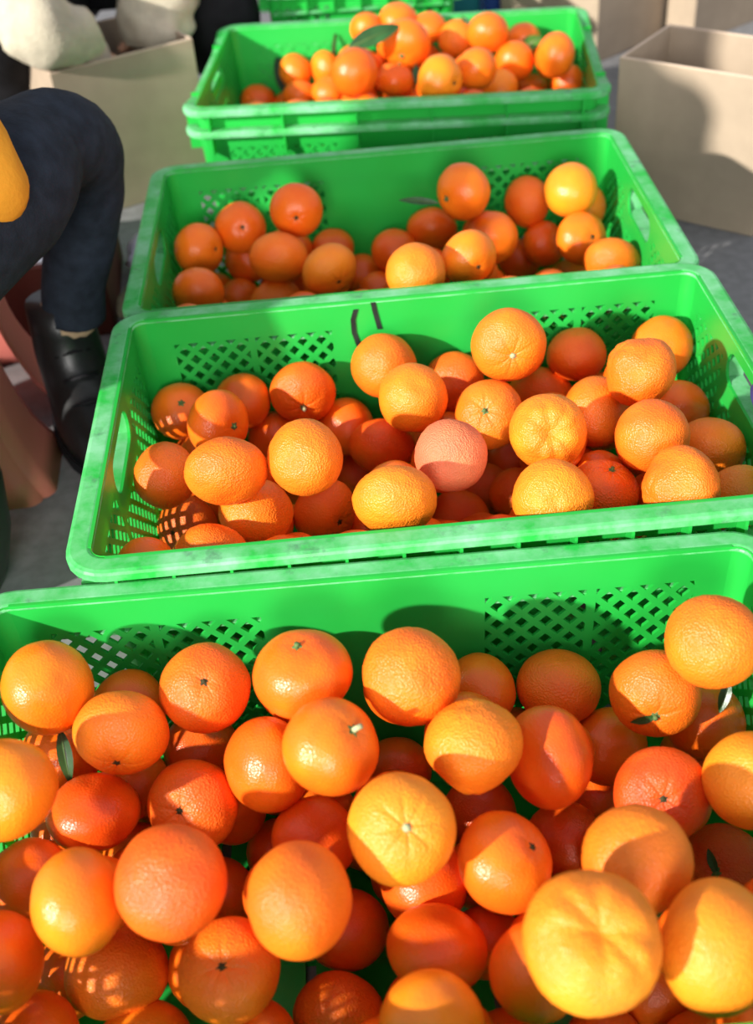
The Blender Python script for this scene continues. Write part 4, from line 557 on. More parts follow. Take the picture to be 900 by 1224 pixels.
def lattice(mb, u0, u1, v0, v1, th, to3, pu=.019, pv=.0185, hole=.60):
    ni = int((u1 - u0) / (pu / 2)) + 2; nj = int((v1 - v0) / (pv / 2)) + 2
    for i in range(-1, ni):
        for j in range(-1, nj):
            if (i + j) % 2: continue
            cu, cv = u0 + i * pu / 2, v0 + j * pv / 2
            k = [(pu / 2, 0), (0, pv / 2), (-pu / 2, 0), (0, -pv / 2)]
            for q in range(4):
                a, b = k[q], k[(q + 1) % 4]
                pts = [(cu + a[0], cv + a[1]), (cu + b[0], cv + b[1]), (cu + b[0] * hole, cv + b[1] * hole), (cu + a[0] * hole, cv + a[1] * hole)]
                pts = clip_poly(pts, u0, u1, v0, v1)
                if pts and poly_area(pts) > 2e-7: mb.prism(pts, 0, th, to3)

LIP = .020; TAPER = .012; TH = .0028
def make_crate(label, cx, cy, yaw, rimz, W, D, H, notch=False, group='green crates of mandarins'):
    root = empty('plastic_crate', (cx, cy, rimz - H), yaw)
    tag(root, label, 'crate', group)
    iw, idp = W / 2 - LIP, D / 2 - LIP
    def tap(p):
        k = min(1, max(0, (H - p[2]) / H))
        return (p[0] * (1 - TAPER / (W / 2) * k), p[1] * (1 - TAPER / (D / 2) * k), p[2])
    cr = .012
    def wall_part(side):
        if side in ('back', 'front'):
            s = 1 if side == 'back' else -1
            L = iw - cr
            to3 = lambda u, v, d: tap((u, s * (idp + d), H - v))
        else:
            s = 1 if side == 'right' else -1
            L = idp - cr
            to3 = lambda u, v, d: tap((s * (iw + d), u, H - v))
        rect = lambda a, b, c, d, m: m.prism([(a, c), (b, c), (b, d), (a, d)], 0, TH, to3)
        m = MB(); vt, vb = .030, H - .052
        pans = []
        if side in ('back', 'front'):
            sc = W / .60
            pans = [(-.245 * sc, -.170 * sc, vt, vb), (-.163 * sc, -.085 * sc, vt, vb), (.085 * sc, .163 * sc, vt, vb), (.170 * sc, .245 * sc, vt, vb)]
            rect(-L, L, 0, vt, m); rect(-L, L, vb, H, m)
            xs = [-L] + [q for p in pans for q in p[:2]] + [L]
            for i in range(0, len(xs), 2): rect(xs[i], xs[i + 1], vt, vb, m)
        else:
            hu, h0, h1 = .052, .014, .046
            pans = [(-L + .014, -hu - .012, vt, vb), (hu + .012, L - .014, vt, vb), (-hu, hu, .068, vb)]
            rect(-L, -hu - .012, 0, vt, m); rect(hu + .012, L, 0, vt, m); rect(-L, L, vb, H, m)
            rect(-L, -L + .014, vt, vb, m); rect(L - .014, L, vt, vb, m)
            rect(-hu - .012, -hu, .060, vb, m); rect(hu, hu + .012, .060, vb, m); rect(-hu, hu, .060, .068, m)
            # rounded hand hole
            u0, u1, v0, v1 = -hu - .012, hu + .012, 0, .060
            r = (h1 - h0) / 2; n = 8; inner = []; 
            for k in range(n + 1):
                a = -math.pi / 2 + math.pi * k / n; inner.append((hu - r + r * math.cos(a), (h0 + h1) / 2 + r * math.sin(a)))
            for k in range(n + 1):
                a = math.pi / 2 + math.pi * k / n; inner.append((-hu + r + r * math.cos(a), (h0 + h1) / 2 + r * math.sin(a)))
            outer = []
            cu, cv = 0, (v0 + v1) / 2
            for (u, v) in inner:
                if abs(u) >= hu - r - 1e-6 and abs(v - (h0 + h1) / 2) < r * .8: outer.append((u1 if u > 0 else u0, v0 + (v - h0) / (h1 - h0) * (v1 - v0)))
                else: outer.append((u if abs(u) < hu - r - 1e-6 else (u1 if u > 0 else u0), v0 if v < (h0 + h1) / 2 else v1))
            for k in range(len(inner)):
                k2 = (k + 1) % len(inner)
                if k == n or k == len(inner) - 1:
                    m.prism([inner[k], inner[k2], outer[k2], outer[k]], 0, TH, to3)
                else:
                    m.prism([inner[k], inner[k2], outer[k2], outer[k]], 0, TH, to3)
        w = link('wall', m.mesh('crate_wall', GREEN), root)
        for p in pans:
            q = MB(); lattice(q, p[0], p[1], p[2], p[3], TH, to3)
            link('lattice_panel', q.mesh('lattice_panel', GREEN), w)
        if side in ('left', 'right'):
            h = MB()
            h.prism([(-hu - .004, h1), (hu + .004, h1), (hu + .004, h1 + .003), (-hu - .004, h1 + .003)], TH, TH + .016, to3)
            h.prism([(-hu - .004, h0), (-hu - .001, h0), (-hu - .001, h1), (-hu - .004, h1)], TH, TH + .016, to3)
            h.prism([(hu + .001, h0), (hu + .004, h0), (hu + .004, h1), (hu + .001, h1)], TH, TH + .016, to3)
            link('handle', h.mesh('crate_handle', GREEN_RIM), w)
        return w
    walls = {s: wall_part(s) for s in ('back', 'front', 'left', 'right')}
    # rounded corners
    for sx in (-1, 1):
        for sy in (-1, 1):
            m = MB(); n = 5; vs = []
            for z in (0, H):
                for k in range(n + 1):
                    a = math.pi / 2 * k / n
                    for rr in (cr, cr + TH):
                        vs.append(tap((sx * (iw - cr + rr * math.cos(a)), sy * (idp - cr + rr * math.sin(a)), z)))
            fs = []; s2 = 2 * (n + 1)
            for k in range(n):
                a = 2 * k
                fs += [(a, a + 2, s2 + a + 2, s2 + a), (a + 1, s2 + a + 1, s2 + a + 3, a + 3)]
            m.add(vs, fs); link('corner', m.mesh('crate_corner', GREEN, True), root)
    # bottom, with drain slots
    m = MB(); bw, bd = iw - TAPER, idp - TAPER
    nx = 8
    for i in range(nx):
        x0 = -bw + 2 * bw * i / nx; x1 = -bw + 2 * bw * (i + 1) / nx
        m.box(x0 + .004, x1 - .004, -bd, bd, 0.001, .005)
    for y in (-bd, -bd / 2, 0, bd / 2, bd - .012): m.box(-bw, bw, y, y + .012, 0, .0055)
    link('bottom', m.mesh('crate_bottom', GREEN), root)
    # rim : profile swept round a rounded rectangle
    prof = [(-LIP - .001, -.004), (-LIP + .001, -.0008), (-LIP + .004, 0), (-.004, 0), (-.0012, -.001), (0, -.003), (0, -.0095), (-.003, -.0095), (-.0035, -.005), (-LIP + .002, -.005)]
    R0 = .034; path = []
    def edge_pts(ax, ay, bx, by, nrm, cnt):
        return [((ax + (bx - ax) * t / cnt, ay + (by - ay) * t / cnt), nrm) for t in range(cnt + 1)]
    hw, hd = W / 2, D / 2
    corners = [((hw - R0, hd - R0), 0), ((-hw + R0, hd - R0), 90), ((-hw + R0, -hd + R0), 180), ((hw - R0, -hd + R0), 270)]
    for (c, a0) in corners:
        for k in range(7):
            a = math.radians(a0 + 90 * k / 6); path.append((c[0], c[1], math.cos(a), math.sin(a), R0))
        if notch:
            nxt = corners[(corners.index((c, a0)) + 1) % 4]
            a = math.radians(a0 + 90)
            ends = (Vector(c), Vector(nxt[0]))
            for t in (.22, .27, .73, .78):
                p = ends[0].lerp(ends[1], t); path.append((p.x, p.y, math.cos(a), math.sin(a), R0))
    m = MB(); vs = []; fs = []; npf = len(prof)
    for i, (px_, py_, ca, sa, rr) in enumerate(path):
        dz = 0
        if notch and abs(ca) > .99 and abs(py_) < hd * .5 : dz = -.012
        for (u, z) in prof: vs.append((px_ + ca * (rr + u), py_ + sa * (rr + u), H + z + dz))
    for i in range(len(path)):
        j = (i + 1) % len(path)
        for k in range(npf): fs.append((i * npf + k, j * npf + k, j * npf + (k + 1) % npf, i * npf + (k + 1) % npf))
    m.add(vs, fs)
    rim = link('rim', m.mesh('crate_rim', GREEN_RIM, False), root)
    bev = rim.modifiers.new('bevel', 'BEVEL'); bev.width = .0012; bev.segments = 2; bev.limit_method = 'ANGLE'; bev.angle_limit = math.radians(40)
    # second ledge below the rim and upright ribs between the two
    zl = H - .034
    y1 = idp + TH; x1 = iw + TH
    for s in (() if notch else (-1, 1)):
        m = MB(); m.box(-x1 + .01, x1 - .01, min(s * (y1 - .0035), s * (y1 + .012)), max(s * (y1 - .0035), s * (y1 + .012)), zl - .003, zl)
        link('ledge', m.mesh('crate_ledge', GREEN_RIM), root)
        for t in ((-idp + .01, -.075), (.075, idp - .01)):
            m = MB(); m.box(min(s * (x1 - .0035), s * (x1 + .012)), max(s * (x1 - .0035), s * (x1 + .012)), t[0], t[1], zl - .003, zl)
            link('ledge', m.mesh('crate_ledge', GREEN_RIM), root)
    rm = MB(); rm.box(-.0012, .0012, -.0008, .0155, -.036, -.0045); ribm = rm.mesh('crate_rib', GREEN)
    nl = 5 if notch else int((2 * iw - .04) / .043)
    for s in (-1, 1):
        for k in range(nl + 1):
            r = link('rib', ribm, root, (-iw + .02 + (2 * iw - .04) * k / nl, s * y1, H)); r.rotation_euler = (0, 0, 0 if s > 0 else math.pi)
        ns = 6
        for k in range(ns + 1):
            y = -idp + .02 + (2 * idp - .04) * k / ns
            if abs(y) < .07: continue
            r = link('rib', ribm, root, (s * x1, y, H)); r.rotation_euler = (0, 0, -math.pi / 2 * s)
    return root, walls

CW, CD = .60004, .39517
crate1, _ = make_crate('nearest green plastic crate heaped with mandarins, cut off by the bottom edge', -.0087, .4630, -.0004, .220, CW, CD, .220)
crate2, w2 = make_crate('second green plastic crate from the front, with two black pen strokes inside', .0580, .8578, .0180, .232, CW, CD, .232)
crate3, _ = make_crate('third green plastic crate from the front, only half full', .0535, 1.2548, .0104, .220, CW, CD, .220)
crate4, _ = make_crate('farthest heaped crate, notched rim, nested on top of another crate', .0887, 1.7987, -.0960, .220, CW, CD, .190, True)
crate4b, _ = make_crate('lower green crate under the farthest heaped crate', .0887, 1.7987, -.0960, .190, CW, CD, .190, True)
crate5, _ = make_crate('green crate behind the farthest heaped crate, cut off by the top edge', .060, 2.360, -.06, .235, .36, .50, .235)
# two strokes of a marker pen inside the back wall of the second crate
def pen(pts):
    m = MB(); hw_ = .0026
    y = lambda d: CD / 2 - LIP - TAPER * d / .232
    for (a, b) in zip(pts[:-1], pts[1:]):
        (ax, ad), (bx, bd) = a, b
        v = []
        for off in (.0002, -.0008):
            v += [(ax - hw_, y(ad) + off, .232 - ad), (ax + hw_, y(ad) + off, .232 - ad), (bx + hw_, y(bd) + off, .232 - bd), (bx - hw_, y(bd) + off, .232 - bd)]
        m.add(v, [(0, 1, 2, 3), (4, 5, 6, 7), (0, 1, 5, 4), (1, 2, 6, 5), (2, 3, 7, 6), (3, 0, 4, 7)])
    o = link('marker_stroke', m.mesh('marker_stroke', INK), w2['back']); o['label'] = 'black marker pen stroke'
pen([(-.0585, .009), (-.0622, .020), (-.0622, .034), (-.0585, .050)])
pen([(-.0410, .003), (-.0395, .014), (-.0360, .033)])

# ---------------------------------------------------------------- mandarins
def fruit_mesh(kind, seed):
    rnd = random.Random(seed); nu, nv = (48, 30) if kind in 'so' else (72, 46)
    off = Vector((rnd.uniform(-50, 50), rnd.uniform(-50, 50), rnd.uniform(-50, 50)))
    ribs = rnd.choice((7, 8, 9)); ph = rnd.uniform(0, 6.28); vs = []; fs = []
    lump = Vector((rnd.uniform(-1, 1), rnd.uniform(-1, 1), rnd.uniform(-.3, .3))).normalized()
    def shape(d):
        th = math.acos(max(-1, min(1, d.z))); az = math.atan2(d.y, d.x)
        r = 1 + .035 * noise.noise(d * 1.1 + off) + .012 * noise.noise(d * 2.4 + off)
        r -= .075 * math.exp(-(th / .20) ** 2) + .02 * math.exp(-(th / .5) ** 2)
        r -= .045 * math.exp(-((math.pi - th) / .22) ** 2)
        rb = math.cos(ribs * az + ph + 1.3 * noise.noise(d * 1.5 + off))
        if kind == 'c':
            r -= (.030 * max(0, rb) ** 3 + .008) * math.exp(-((th - .30) / .38) ** 2)
            r -= .035 * math.exp(-(th / .35) ** 2)
        else:
            r -= .008 * max(0, rb) ** 2 * math.exp(-((th - .25) / .35) ** 2)
        if kind in 'bvnp':
            r += .011 * noise.noise(d * 7 + off) + .009 * noise.noise(d * 13 + off)
        if kind == 'm':
            r += .005 * noise.noise(d * 8 + off) + .004 * noise.noise(d * 15 + off)
        if kind == 'n':
            r += .20 * math.exp(-((th - .10) / .42) ** 2) - .03 * math.exp(-((th - .9) / .3) ** 2) + .012 * rb * math.exp(-((th - .4) / .4) ** 2)
        if kind == 'v':
            r += .03 * math.exp(-((th - .62) / .22) ** 2) - .20 * math.exp(-(th / .34) ** 2) + .026 * rb * math.exp(-((th - .60) / .40) ** 2) + .012 * noise.noise(d * 5 + off)
        r += .03 * max(0, d.dot(lump)) ** 4
        return r
    for j in range(nv + 1):
        th = math.pi * j / nv
        if j in (0, nv):
            d = Vector((0, 0, 1 if j == 0 else -1)); vs.append(d * shape(d)); continue
        for i in range(nu):
            a = 2 * math.pi * i / nu; d = Vector((math.sin(th) * math.cos(a), math.sin(th) * math.sin(a), math.cos(th))); vs.append(d * shape(d))
    last = len(vs) - 1
    idx = lambda j, i: 1 + (j - 1) * nu + i % nu
    for i in range(nu):
        fs.append((0, idx(1, i), idx(1, i + 1))); fs.append((last, idx(nv - 1, i + 1), idx(nv - 1, i)))
        for j in range(1, nv - 1): fs.append((idx(j, i), idx(j + 1, i), idx(j + 1, i + 1), idx(j, i + 1)))
    m = bpy.data.meshes.new('mandarin_' + kind); m.from_pydata(vs, [], fs); m.polygons.foreach_set('use_smooth', [True] * len(fs))
    m.materials.append(PEEL['p' if kind == 'p' else kind if kind in 'smb' else {'c': 'm', 'n': 'b', 'v': 'b'}[kind]])
    return m, vs[0].z
PROTO = {k: [fruit_mesh(k, 17 * i + ord(k)) for i in range(n)] for k, n in (('s', 4), ('m', 3), ('b', 3), ('c', 4), ('n', 2), ('v', 2), ('p', 1))}

def stem_meshes():
    out = {}
    def calyx(r, h, lobes, mat, name):
        m = MB(); n = lobes * 4; top = []; 
        ring = [((r * (1 + .38 * math.cos(lobes * 2 * math.pi * k / n))) * math.cos(2 * math.pi * k / n), (r * (1 + .38 * math.cos(lobes * 2 * math.pi * k / n))) * math.sin(2 * math.pi * k / n), .015) for k in range(n)]
        m.add([(0, 0, h)] + ring + [(0, 0, -.04)], [(0, 1 + k, 1 + (k + 1) % n) for k in range(n)] + [(n + 1, 1 + (k + 1) % n, 1 + k) for k in range(n)])
        return m.mesh(name, mat, False)
    def stub(r, h, mat, bend=0.0):
        m = MB(); m.tube([(0, 0, -.03), (bend * .2, 0, h * .5), (bend, 0, h)], [r * 1.15, r, r * .95], 8); return m.mesh('stem', mat, True)
    out['g'] = (calyx(.13, .05, 5, STEM, 'calyx'), stub(.055, .13, STEM, .02))
    out['d'] = (calyx(.10, .03, 5, SCAR, 'calyx'), stub(.05, .035, SCAR))
    out['t'] = (calyx(.12, .05, 5, STEM, 'calyx'), stub(.06, .26, PALE, .05))
    out['w'] = (calyx(.10, .04, 5, STEM, 'calyx'), stub(.075, .06, PALE))
    out['l'] = out['g']; out['f'] = out['g']
    return out
STEMS = stem_meshes()

def leaf_mesh(name, length, width, mat, curl=.18, fold=.25):
    m = MB(); n, k = 10, 6; vs = []; fs = []
    for i in range(n + 1):
        t = i / n; w = width / 2 * (math.sin(math.pi * min(1, t * .96 + .02)) ** .75) * (1 - .25 * t)
        for s in range(k + 1):
            u = 2 * s / k - 1
            vs.append((t * length, u * w, abs(u) * w * fold - curl * length * (t - .15) ** 2))
    for i in range(n):
        for s in range(k): fs.append((i * (k + 1) + s, i * (k + 1) + s + 1, (i + 1) * (k + 1) + s + 1, (i + 1) * (k + 1) + s))
    m.add(vs, fs); me = m.mesh(name, mat, True); return me
SMALL_LEAF = leaf_mesh('small_leaf', .55, .24, LEAF)

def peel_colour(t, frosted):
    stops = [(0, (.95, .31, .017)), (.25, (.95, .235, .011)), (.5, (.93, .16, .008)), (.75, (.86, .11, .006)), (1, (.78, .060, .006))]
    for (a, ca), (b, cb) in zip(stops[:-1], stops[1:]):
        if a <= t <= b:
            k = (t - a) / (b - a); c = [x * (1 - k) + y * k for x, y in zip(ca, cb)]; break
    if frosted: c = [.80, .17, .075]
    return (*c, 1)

rnd = random.Random(4); used = {}
def place_fruit(row):
    c, x, y, z, R, ax, ay, az, sa, sb, t, tex, kind, stem, label, group = row
    i = used.get(kind, 0); used[kind] = i + 1
    me, top = PROTO[kind][i % len(PROTO[kind])]
    o = link('mandarin', me); o.location = (x, y, z)
    q = Vector((ax, ay, az)).to_track_quat('Z', 'Y'); q = q @ Matrix.Rotation(rnd.uniform(0, 6.28), 3, 'Z').to_quaternion()
    o.rotation_mode = 'QUATERNION'; o.rotation_quaternion = q
    k = .985; o.scale = (R * sa * k, R * sa * k, R * sb * k)
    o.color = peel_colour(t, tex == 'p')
    tag(o, label, 'mandarin', group)
    if stem in STEMS:
        ca, st = STEMS[stem]
        a = link('calyx', ca, o); a.location = (0, 0, top - .005)
        b = link('stem', st, a)
        if stem == 'l':
            lf = link('leaf', SMALL_LEAF, o); lf.location = (0, 0, top + .03); lf.rotation_euler = (0, -.15, rnd.uniform(0, 6.28)); lf['label'] = 'small green leaf at the stem'
    elif kind != 'v':
        pass
    return o
for row in MANDARINS: place_fruit(row)

for k, (x0, y0, z0, x1, y1, z1, w, label) in enumerate(LEAVES):
    a = Vector((x0, y0, z0)); b = Vector((x1, y1, z1)); L = (b - a).length
    if 'twig' in label:
        m = MB(); m.tube([(0, 0, 0), (L * .5, .001, .001), (L, 0, 0)], [w * .5, w * .4, w * .35], 7); me = m.mesh('twig', SCAR, True)
    else:
        me = leaf_mesh('leaf', L, w, LEAF_L if 'light' in label else LEAF_D if ('black' in label) else LEAF)
    o = link('mandarin_leaf' if 'twig' not in label else 'twig', me, None, a)
    xd = (b - a).normalized(); view = (Vector((0, 0, .80123)) - a).normalized(); zd = (view + Vector((0, 0, .5)) - xd * (view + Vector((0, 0, .5))).dot(xd)).normalized(); yd = zd.cross(xd)
    o.rotation_mode = 'QUATERNION'; o.rotation_quaternion = Matrix((xd, yd, zd)).transposed().to_quaternion()
    tag(o, label, 'leaf' if 'twig' not in label else 'twig')
    if 'twig' not in label:
        m = MB(); m.tube([(-L * .10, 0, 0), (L * .45, 0, -.0 - .18 * L * .09 + .0006), (L * .95, 0, -.18 * L * .64 + .0006)], [w * .045, w * .035, w * .012], 6)
        link('midrib', m.mesh('midrib', PALE if 'light' in label else STEM, True), o)

# ---------------------------------------------------------------- cardboard boxes
def carton(name, label, loc, rz, w, d, h, th=.005, flaps=(), mat=None, closed=False):
    """origin at the front left floor corner; x along the front, y to the back"""
    mat = mat or CARD
    root = empty(name, loc, rz); tag(root, label, 'box')
    def pan(n, x0, x1, y0, y1, z0, z1, mt=None):
        m = MB(); m.box(x0, x1, y0, y1, z0, z1); o = link(n, m.mesh(n, mt or mat), root)
        b = o.modifiers.new('bevel', 'BEVEL'); b.width = min(.0018, th * .3); b.segments = 2; return o
    pan('side_panel', 0, w, 0, th, 0, h); pan('side_panel', 0, w, d - th, d, 0, h)
    pan('side_panel', 0, th, th, d - th, 0, h); pan('side_panel', w - th, w, th, d - th, 0, h)
    pan('bottom_panel', th, w - th, th, d - th, .001, th)
    e = .0012
    if not closed:
        m = MB()
        m.box(.001, w - .001, .001, th - .001, h - .0006, h + e); m.box(.001, w - .001, d - th + .001, d - .001, h - .0006, h + e)
        m.box(.001, th - .001, th, d - th, h - .0006, h + e); m.box(w - th + .001, w - .001, th, d - th, h - .0006, h + e)
        o = link('cut_edge', m.mesh('cut_edge', CARD_EDGE), root); o['label'] = 'paler cut edge of the cardboard'
    else:
        pan('lid_panel', 0, w, 0, d, h, h + th)
    return root
carton('cardboard_box', 'open empty cardboard box half in sunlight right of the third crate', (.4005, 1.692, 0), math.atan2(-.145, .178), .2296, .162, .225)
carton('cardboard_box', 'tall open cardboard box being packed, left of the farthest crate', (-.432, 1.795, 0), math.atan2(.12, .215), .236, .20, .235)
carton('cardboard_box', 'closed cardboard box standing behind the open sunlit box, cut off by top edge', (.505, 2.33, 0), math.radians(38), .26, .26, .34, closed=True)
carton('cardboard_box', 'brown cardboard box in the top right corner, behind the open box', (.712, 2.39, 0), math.radians(36), .42, .07, .30, closed=True)

# ---------------------------------------------------------------- small things in the background
def rounded_block(name, label, cat, loc, rz, w, d, h, mat, r=.01, taper=0.0):
    m = MB(); m.add([(-w/2+taper,-d/2+taper,0),(w/2-taper,-d/2+taper,0),(w/2-taper,d/2-taper,0),(-w/2+taper,d/2-taper,0),(-w/2,-d/2,h),(w/2,-d/2,h),(w/2,d/2,h),(-w/2,d/2,h)],
        [(0,3,2,1),(4,5,6,7),(0,1,5,4),(1,2,6,5),(2,3,7,6),(3,0,4,7)])
    o = link(name, m.mesh(name, mat), None, loc); o.rotation_euler = (0, 0, rz)
    b = o.modifiers.new('bevel', 'BEVEL'); b.width = r; b.segments = 3
    tag(o, label, cat); return o
def basin(name, label, loc, w, d, h, mat):
    root = empty(name, loc); tag(root, label, 'tub')
    m = MB(); t = .006
    m.box(-w/2, w/2, -d/2, -d/2+t, 0, h); m.box(-w/2, w/2, d/2-t, d/2, 0, h); m.box(-w/2, -w/2+t, -d/2+t, d/2-t, 0, h); m.box(w/2-t, w/2, -d/2+t, d/2-t, 0, h); m.box(-w/2+t, w/2-t, -d/2+t, d/2-t, 0, t)
    link('body', m.mesh('body', mat), root)
    m = MB(); m.box(-w/2-.012, w/2+.012, -d/2-.012, -d/2, h-.012, h); m.box(-w/2-.012, w/2+.012, d/2, d/2+.012, h-.012, h); m.box(-w/2-.012, -w/2, -d/2, d/2, h-.012, h); m.box(w/2, w/2+.012, -d/2, d/2, h-.012, h)
    link('rim', m.mesh('rim', mat), root)
    return root
basin('plastic_tub', 'teal plastic tub on the floor behind the farthest crate', (.305, 2.85, 0), .10, .26, .16, TEAL)
rounded_block('plastic_canister', 'dark blue plastic canister right of the teal tub', 'canister', (.330, 2.60, 0), 0, .035, .10, .13, BLUE, .012)
rounded_block('cardboard_sheet', 'pale grey board leaning behind the farthest crate, left of the closed box', 'board', (.375, 2.70, 0), .2, .07, .02, .26, GREYB, .002)

def crumple(name, label, cat, loc, size, mat, seed):
    m = MB(); n, k = 22, 14; vs = []; fs = []; off = Vector((seed * 3.1, seed, -seed * 2.0))
    for j in range(k + 1):
        th = math.pi * j / k
        for i in range(n):
            a = 2 * math.pi * i / n; d = Vector((math.sin(th) * math.cos(a), math.sin(th) * math.sin(a), math.cos(th)))
            r = 1 + .30 * noise.noise(d * 2 + off) + .14 * noise.noise(d * 5 + off)
            vs.append((d.x * r * size[0], d.y * r * size[1], max(-size[2] * .95, d.z * r * size[2])))
    for j in range(k):
        for i in range(n): fs.append((j * n + i, (j + 1) * n + i, (j + 1) * n + (i + 1) % n, j * n + (i + 1) % n))
    m.add(vs, fs); o = link(name, m.mesh(name, mat, True), None, (loc[0], loc[1], loc[2] + size[2] * .95)); tag(o, label, cat); return o
crumple('plastic_bag', 'crumpled whitish plastic bag on the floor left of the third crate', 'bag', (-.295, 1.585, 0), (.04, .05, .03), BAG, 2)
crumple('sack', 'olive sack lying on the floor between boot and third crate', 'sack', (-.292, 1.43, 0), (.032, .06, .035), OLIVE, 5)
rounded_block('storage_box', 'maroon box with a white sheet on it, behind the pink stool', 'box', (-.462, 1.525, 0), .08, .24, .23, .112, MAROON, .004)
m = MB(); m.box(-.118, .118, -.108, .108, 0, .003)
o = link('paper_sheet', m.mesh('paper_sheet', WHITE), None, (-.462, 1.525, .1122)); o.rotation_euler = (0, 0, .08); tag(o, 'white paper sheet lying on top of the maroon box', 'paper')

# ---------------------------------------------------------------- pink plastic stool : waisted four-sided body with arched openings
def stool(loc, rz):
    root = empty('plastic_stool', loc, rz); tag(root, 'pink plastic stool with flared legs left of the black boot', 'stool')
    h = .285
    def half(z):
        t = z / h; return .152 - .030 * math.sin(math.pi * min(1, t * 1.05)) - .020 * t + .012 * max(0, (.1 - t) / .1)
    for k in range(4):
        m = MB(); vs = []; fs = []; nz, nx = 14, 14; rot = Matrix.Rotation(k * math.pi / 2, 3, 'Z')
        open_w = lambda z: 0 if z > .20 else .034 * math.sqrt(max(0, 1 - (z / .20) ** 2)) + 0
        for layer in (0, .004):
            for s in (-1, 1):
                for j in range(nz + 1):
                    z = h * j / nz; b = half(z); w0 = open_w(z); rr = .03
                    for i in range(nx + 1):
                        u = w0 + (b - w0) * i / nx
                        dep = b - layer
                        e = max(0, u - (b - rr)); dep -= rr - math.sqrt(max(0, rr * rr - e * e)) if e < rr else rr
                        vs.append(rot @ Vector((s * (u - (e * .3)), -dep, z)))
        q = (nz + 1) * (nx + 1)
        for L in range(2):
            for s in range(2):
                base = (L * 2 + s) * q
                for j in range(nz):
                    for i in range(nx): fs.append((base + j * (nx + 1) + i, base + j * (nx + 1) + i + 1, base + (j + 1) * (nx + 1) + i + 1, base + (j + 1) * (nx + 1) + i))
        for s in range(2):
            b0, b1 = s * q, (2 + s) * q
            for j in range(nz): fs.append((b0 + j * (nx + 1), b1 + j * (nx + 1), b1 + (j + 1) * (nx + 1), b0 + (j + 1) * (nx + 1)))
            for i in range(nx): fs.append((b0 + i, b0 + i + 1, b1 + i + 1, b1 + i))
        m.add(vs, fs); link('side', m.mesh('stool_side', PINK, True), root)
        # rolled foot edge
    m = MB(); b = half(h); n = 32; vs = []
    def sq(a, r): c, s = math.cos(a), math.sin(a); p = 5; k = (abs(c) ** p + abs(s) ** p) ** (-1 / p); return (r * k * c, r * k * s)
    prof = [(b - .002, h - .012), (b + .004, h - .008), (b + .004, h), (b - .004, h + .004), (b * .5, h + .002), (.02, h + .001)]
    for (r, z) in prof:
        for i in range(n): x, y = sq(2 * math.pi * i / n, r); vs.append((x, y, z))
    fs = [(j * n + i, j * n + (i + 1) % n, (j + 1) * n + (i + 1) % n, (j + 1) * n + i) for j in range(len(prof) - 1) for i in range(n)] + [tuple((len(prof) - 1) * n + i for i in range(n))]
    m.add(vs, fs); link('seat', m.mesh('stool_seat', PINK, True), root)
    return root
stool((-.535, 1.20, 0), math.radians(4))

# ---------------------------------------------------------------- people
def skinned(name, chains, mat, parent=None, sub=2, smooth=True):
    """chains: list of (points, radii, root index or parent vertex key); one mesh grown by a skin modifier"""
    verts = []; edges = []; rad = []; roots = []; keys = {}
    for ch in chains:
        prev = None
        for k, (key, p, r) in enumerate(ch):
            if p is None: prev = keys[key]; continue
            verts.append(p); rad.append(r); i = len(verts) - 1; keys[key] = i
            if prev is not None: edges.append((prev, i))
            else: roots.append(i)
            prev = i
    me = bpy.data.meshes.new(name); me.from_pydata(verts, edges, [])
    me.materials.append(mat)
    o = link(name, me, parent)
    o.modifiers.new('skin', 'SKIN')
    if not me.skin_vertices:
        bm = bmesh.new(); bm.from_mesh(me); bm.verts.layers.skin.verify(); bm.to_mesh(me); bm.free()
    sv = me.skin_vertices[0].data
    for i, r in enumerate(rad): sv[i].radius = (r, r) if not isinstance(r, tuple) else r
    for i in roots: sv[i].use_root = True
    o.modifiers['skin'].use_smooth_shade = True
    s = o.modifiers.new('subdivision', 'SUBSURF'); s.levels = sub; s.render_levels = sub
    return o
def cloth_tube(name, pts, rad, mat, parent, seed=0, fold=.0, seg=20, n=7, open_end=False):
    P, R = smooth_path(pts, rad, n); m = MB(); m.tube(P, R, seg, caps=not open_end)
    off = Vector((seed * 7.3, seed * 1.7, seed))
    if fold:
        vs = []
        for i, v in enumerate(m.v):
            ring = min(i // seg, len(P) - 1); c = P[ring]; d = Vector(v) - c
            k = 1 + fold * (noise.noise(Vector(v) * 22 + off) + .6 * noise.noise(Vector(v) * 48 + off)); vs.append(tuple(c + d * k))
        m.v = vs
    o = link(name, m.mesh(name, mat, True), parent)
    return o
def hand_chains(w, d, side, r=.0075, tag_=''):
    """five finger chains curling from a palm at w pointing along d; side: direction of the thumb"""
    d = Vector(d).normalized(); side = (Vector(side) - d * Vector(side).dot(d)).normalized(); nrm = d.cross(side); w = Vector(w); ch = []
    for k, (off, ln) in enumerate(((-.024, .052), (-.008, .062), (.008, .066), (.023, .058))):
        b = w + d * .055 + side * off
        ch.append([(tag_ + 'f%d%d' % (k, j), tuple(b + d * (ln * t) + nrm * (ln * .35 * t * t)), r * (1.05 - .25 * t)) for j, t in enumerate((0, .4, .75, 1))])
    ch.append([(tag_ + 't%d' % j, tuple(w + d * (.02 + .030 * t) + side * (.026 + .026 * t) + nrm * .012 * t), r * (1.2 - .25 * t)) for j, t in enumerate((0, .5, 1))])
    return ch

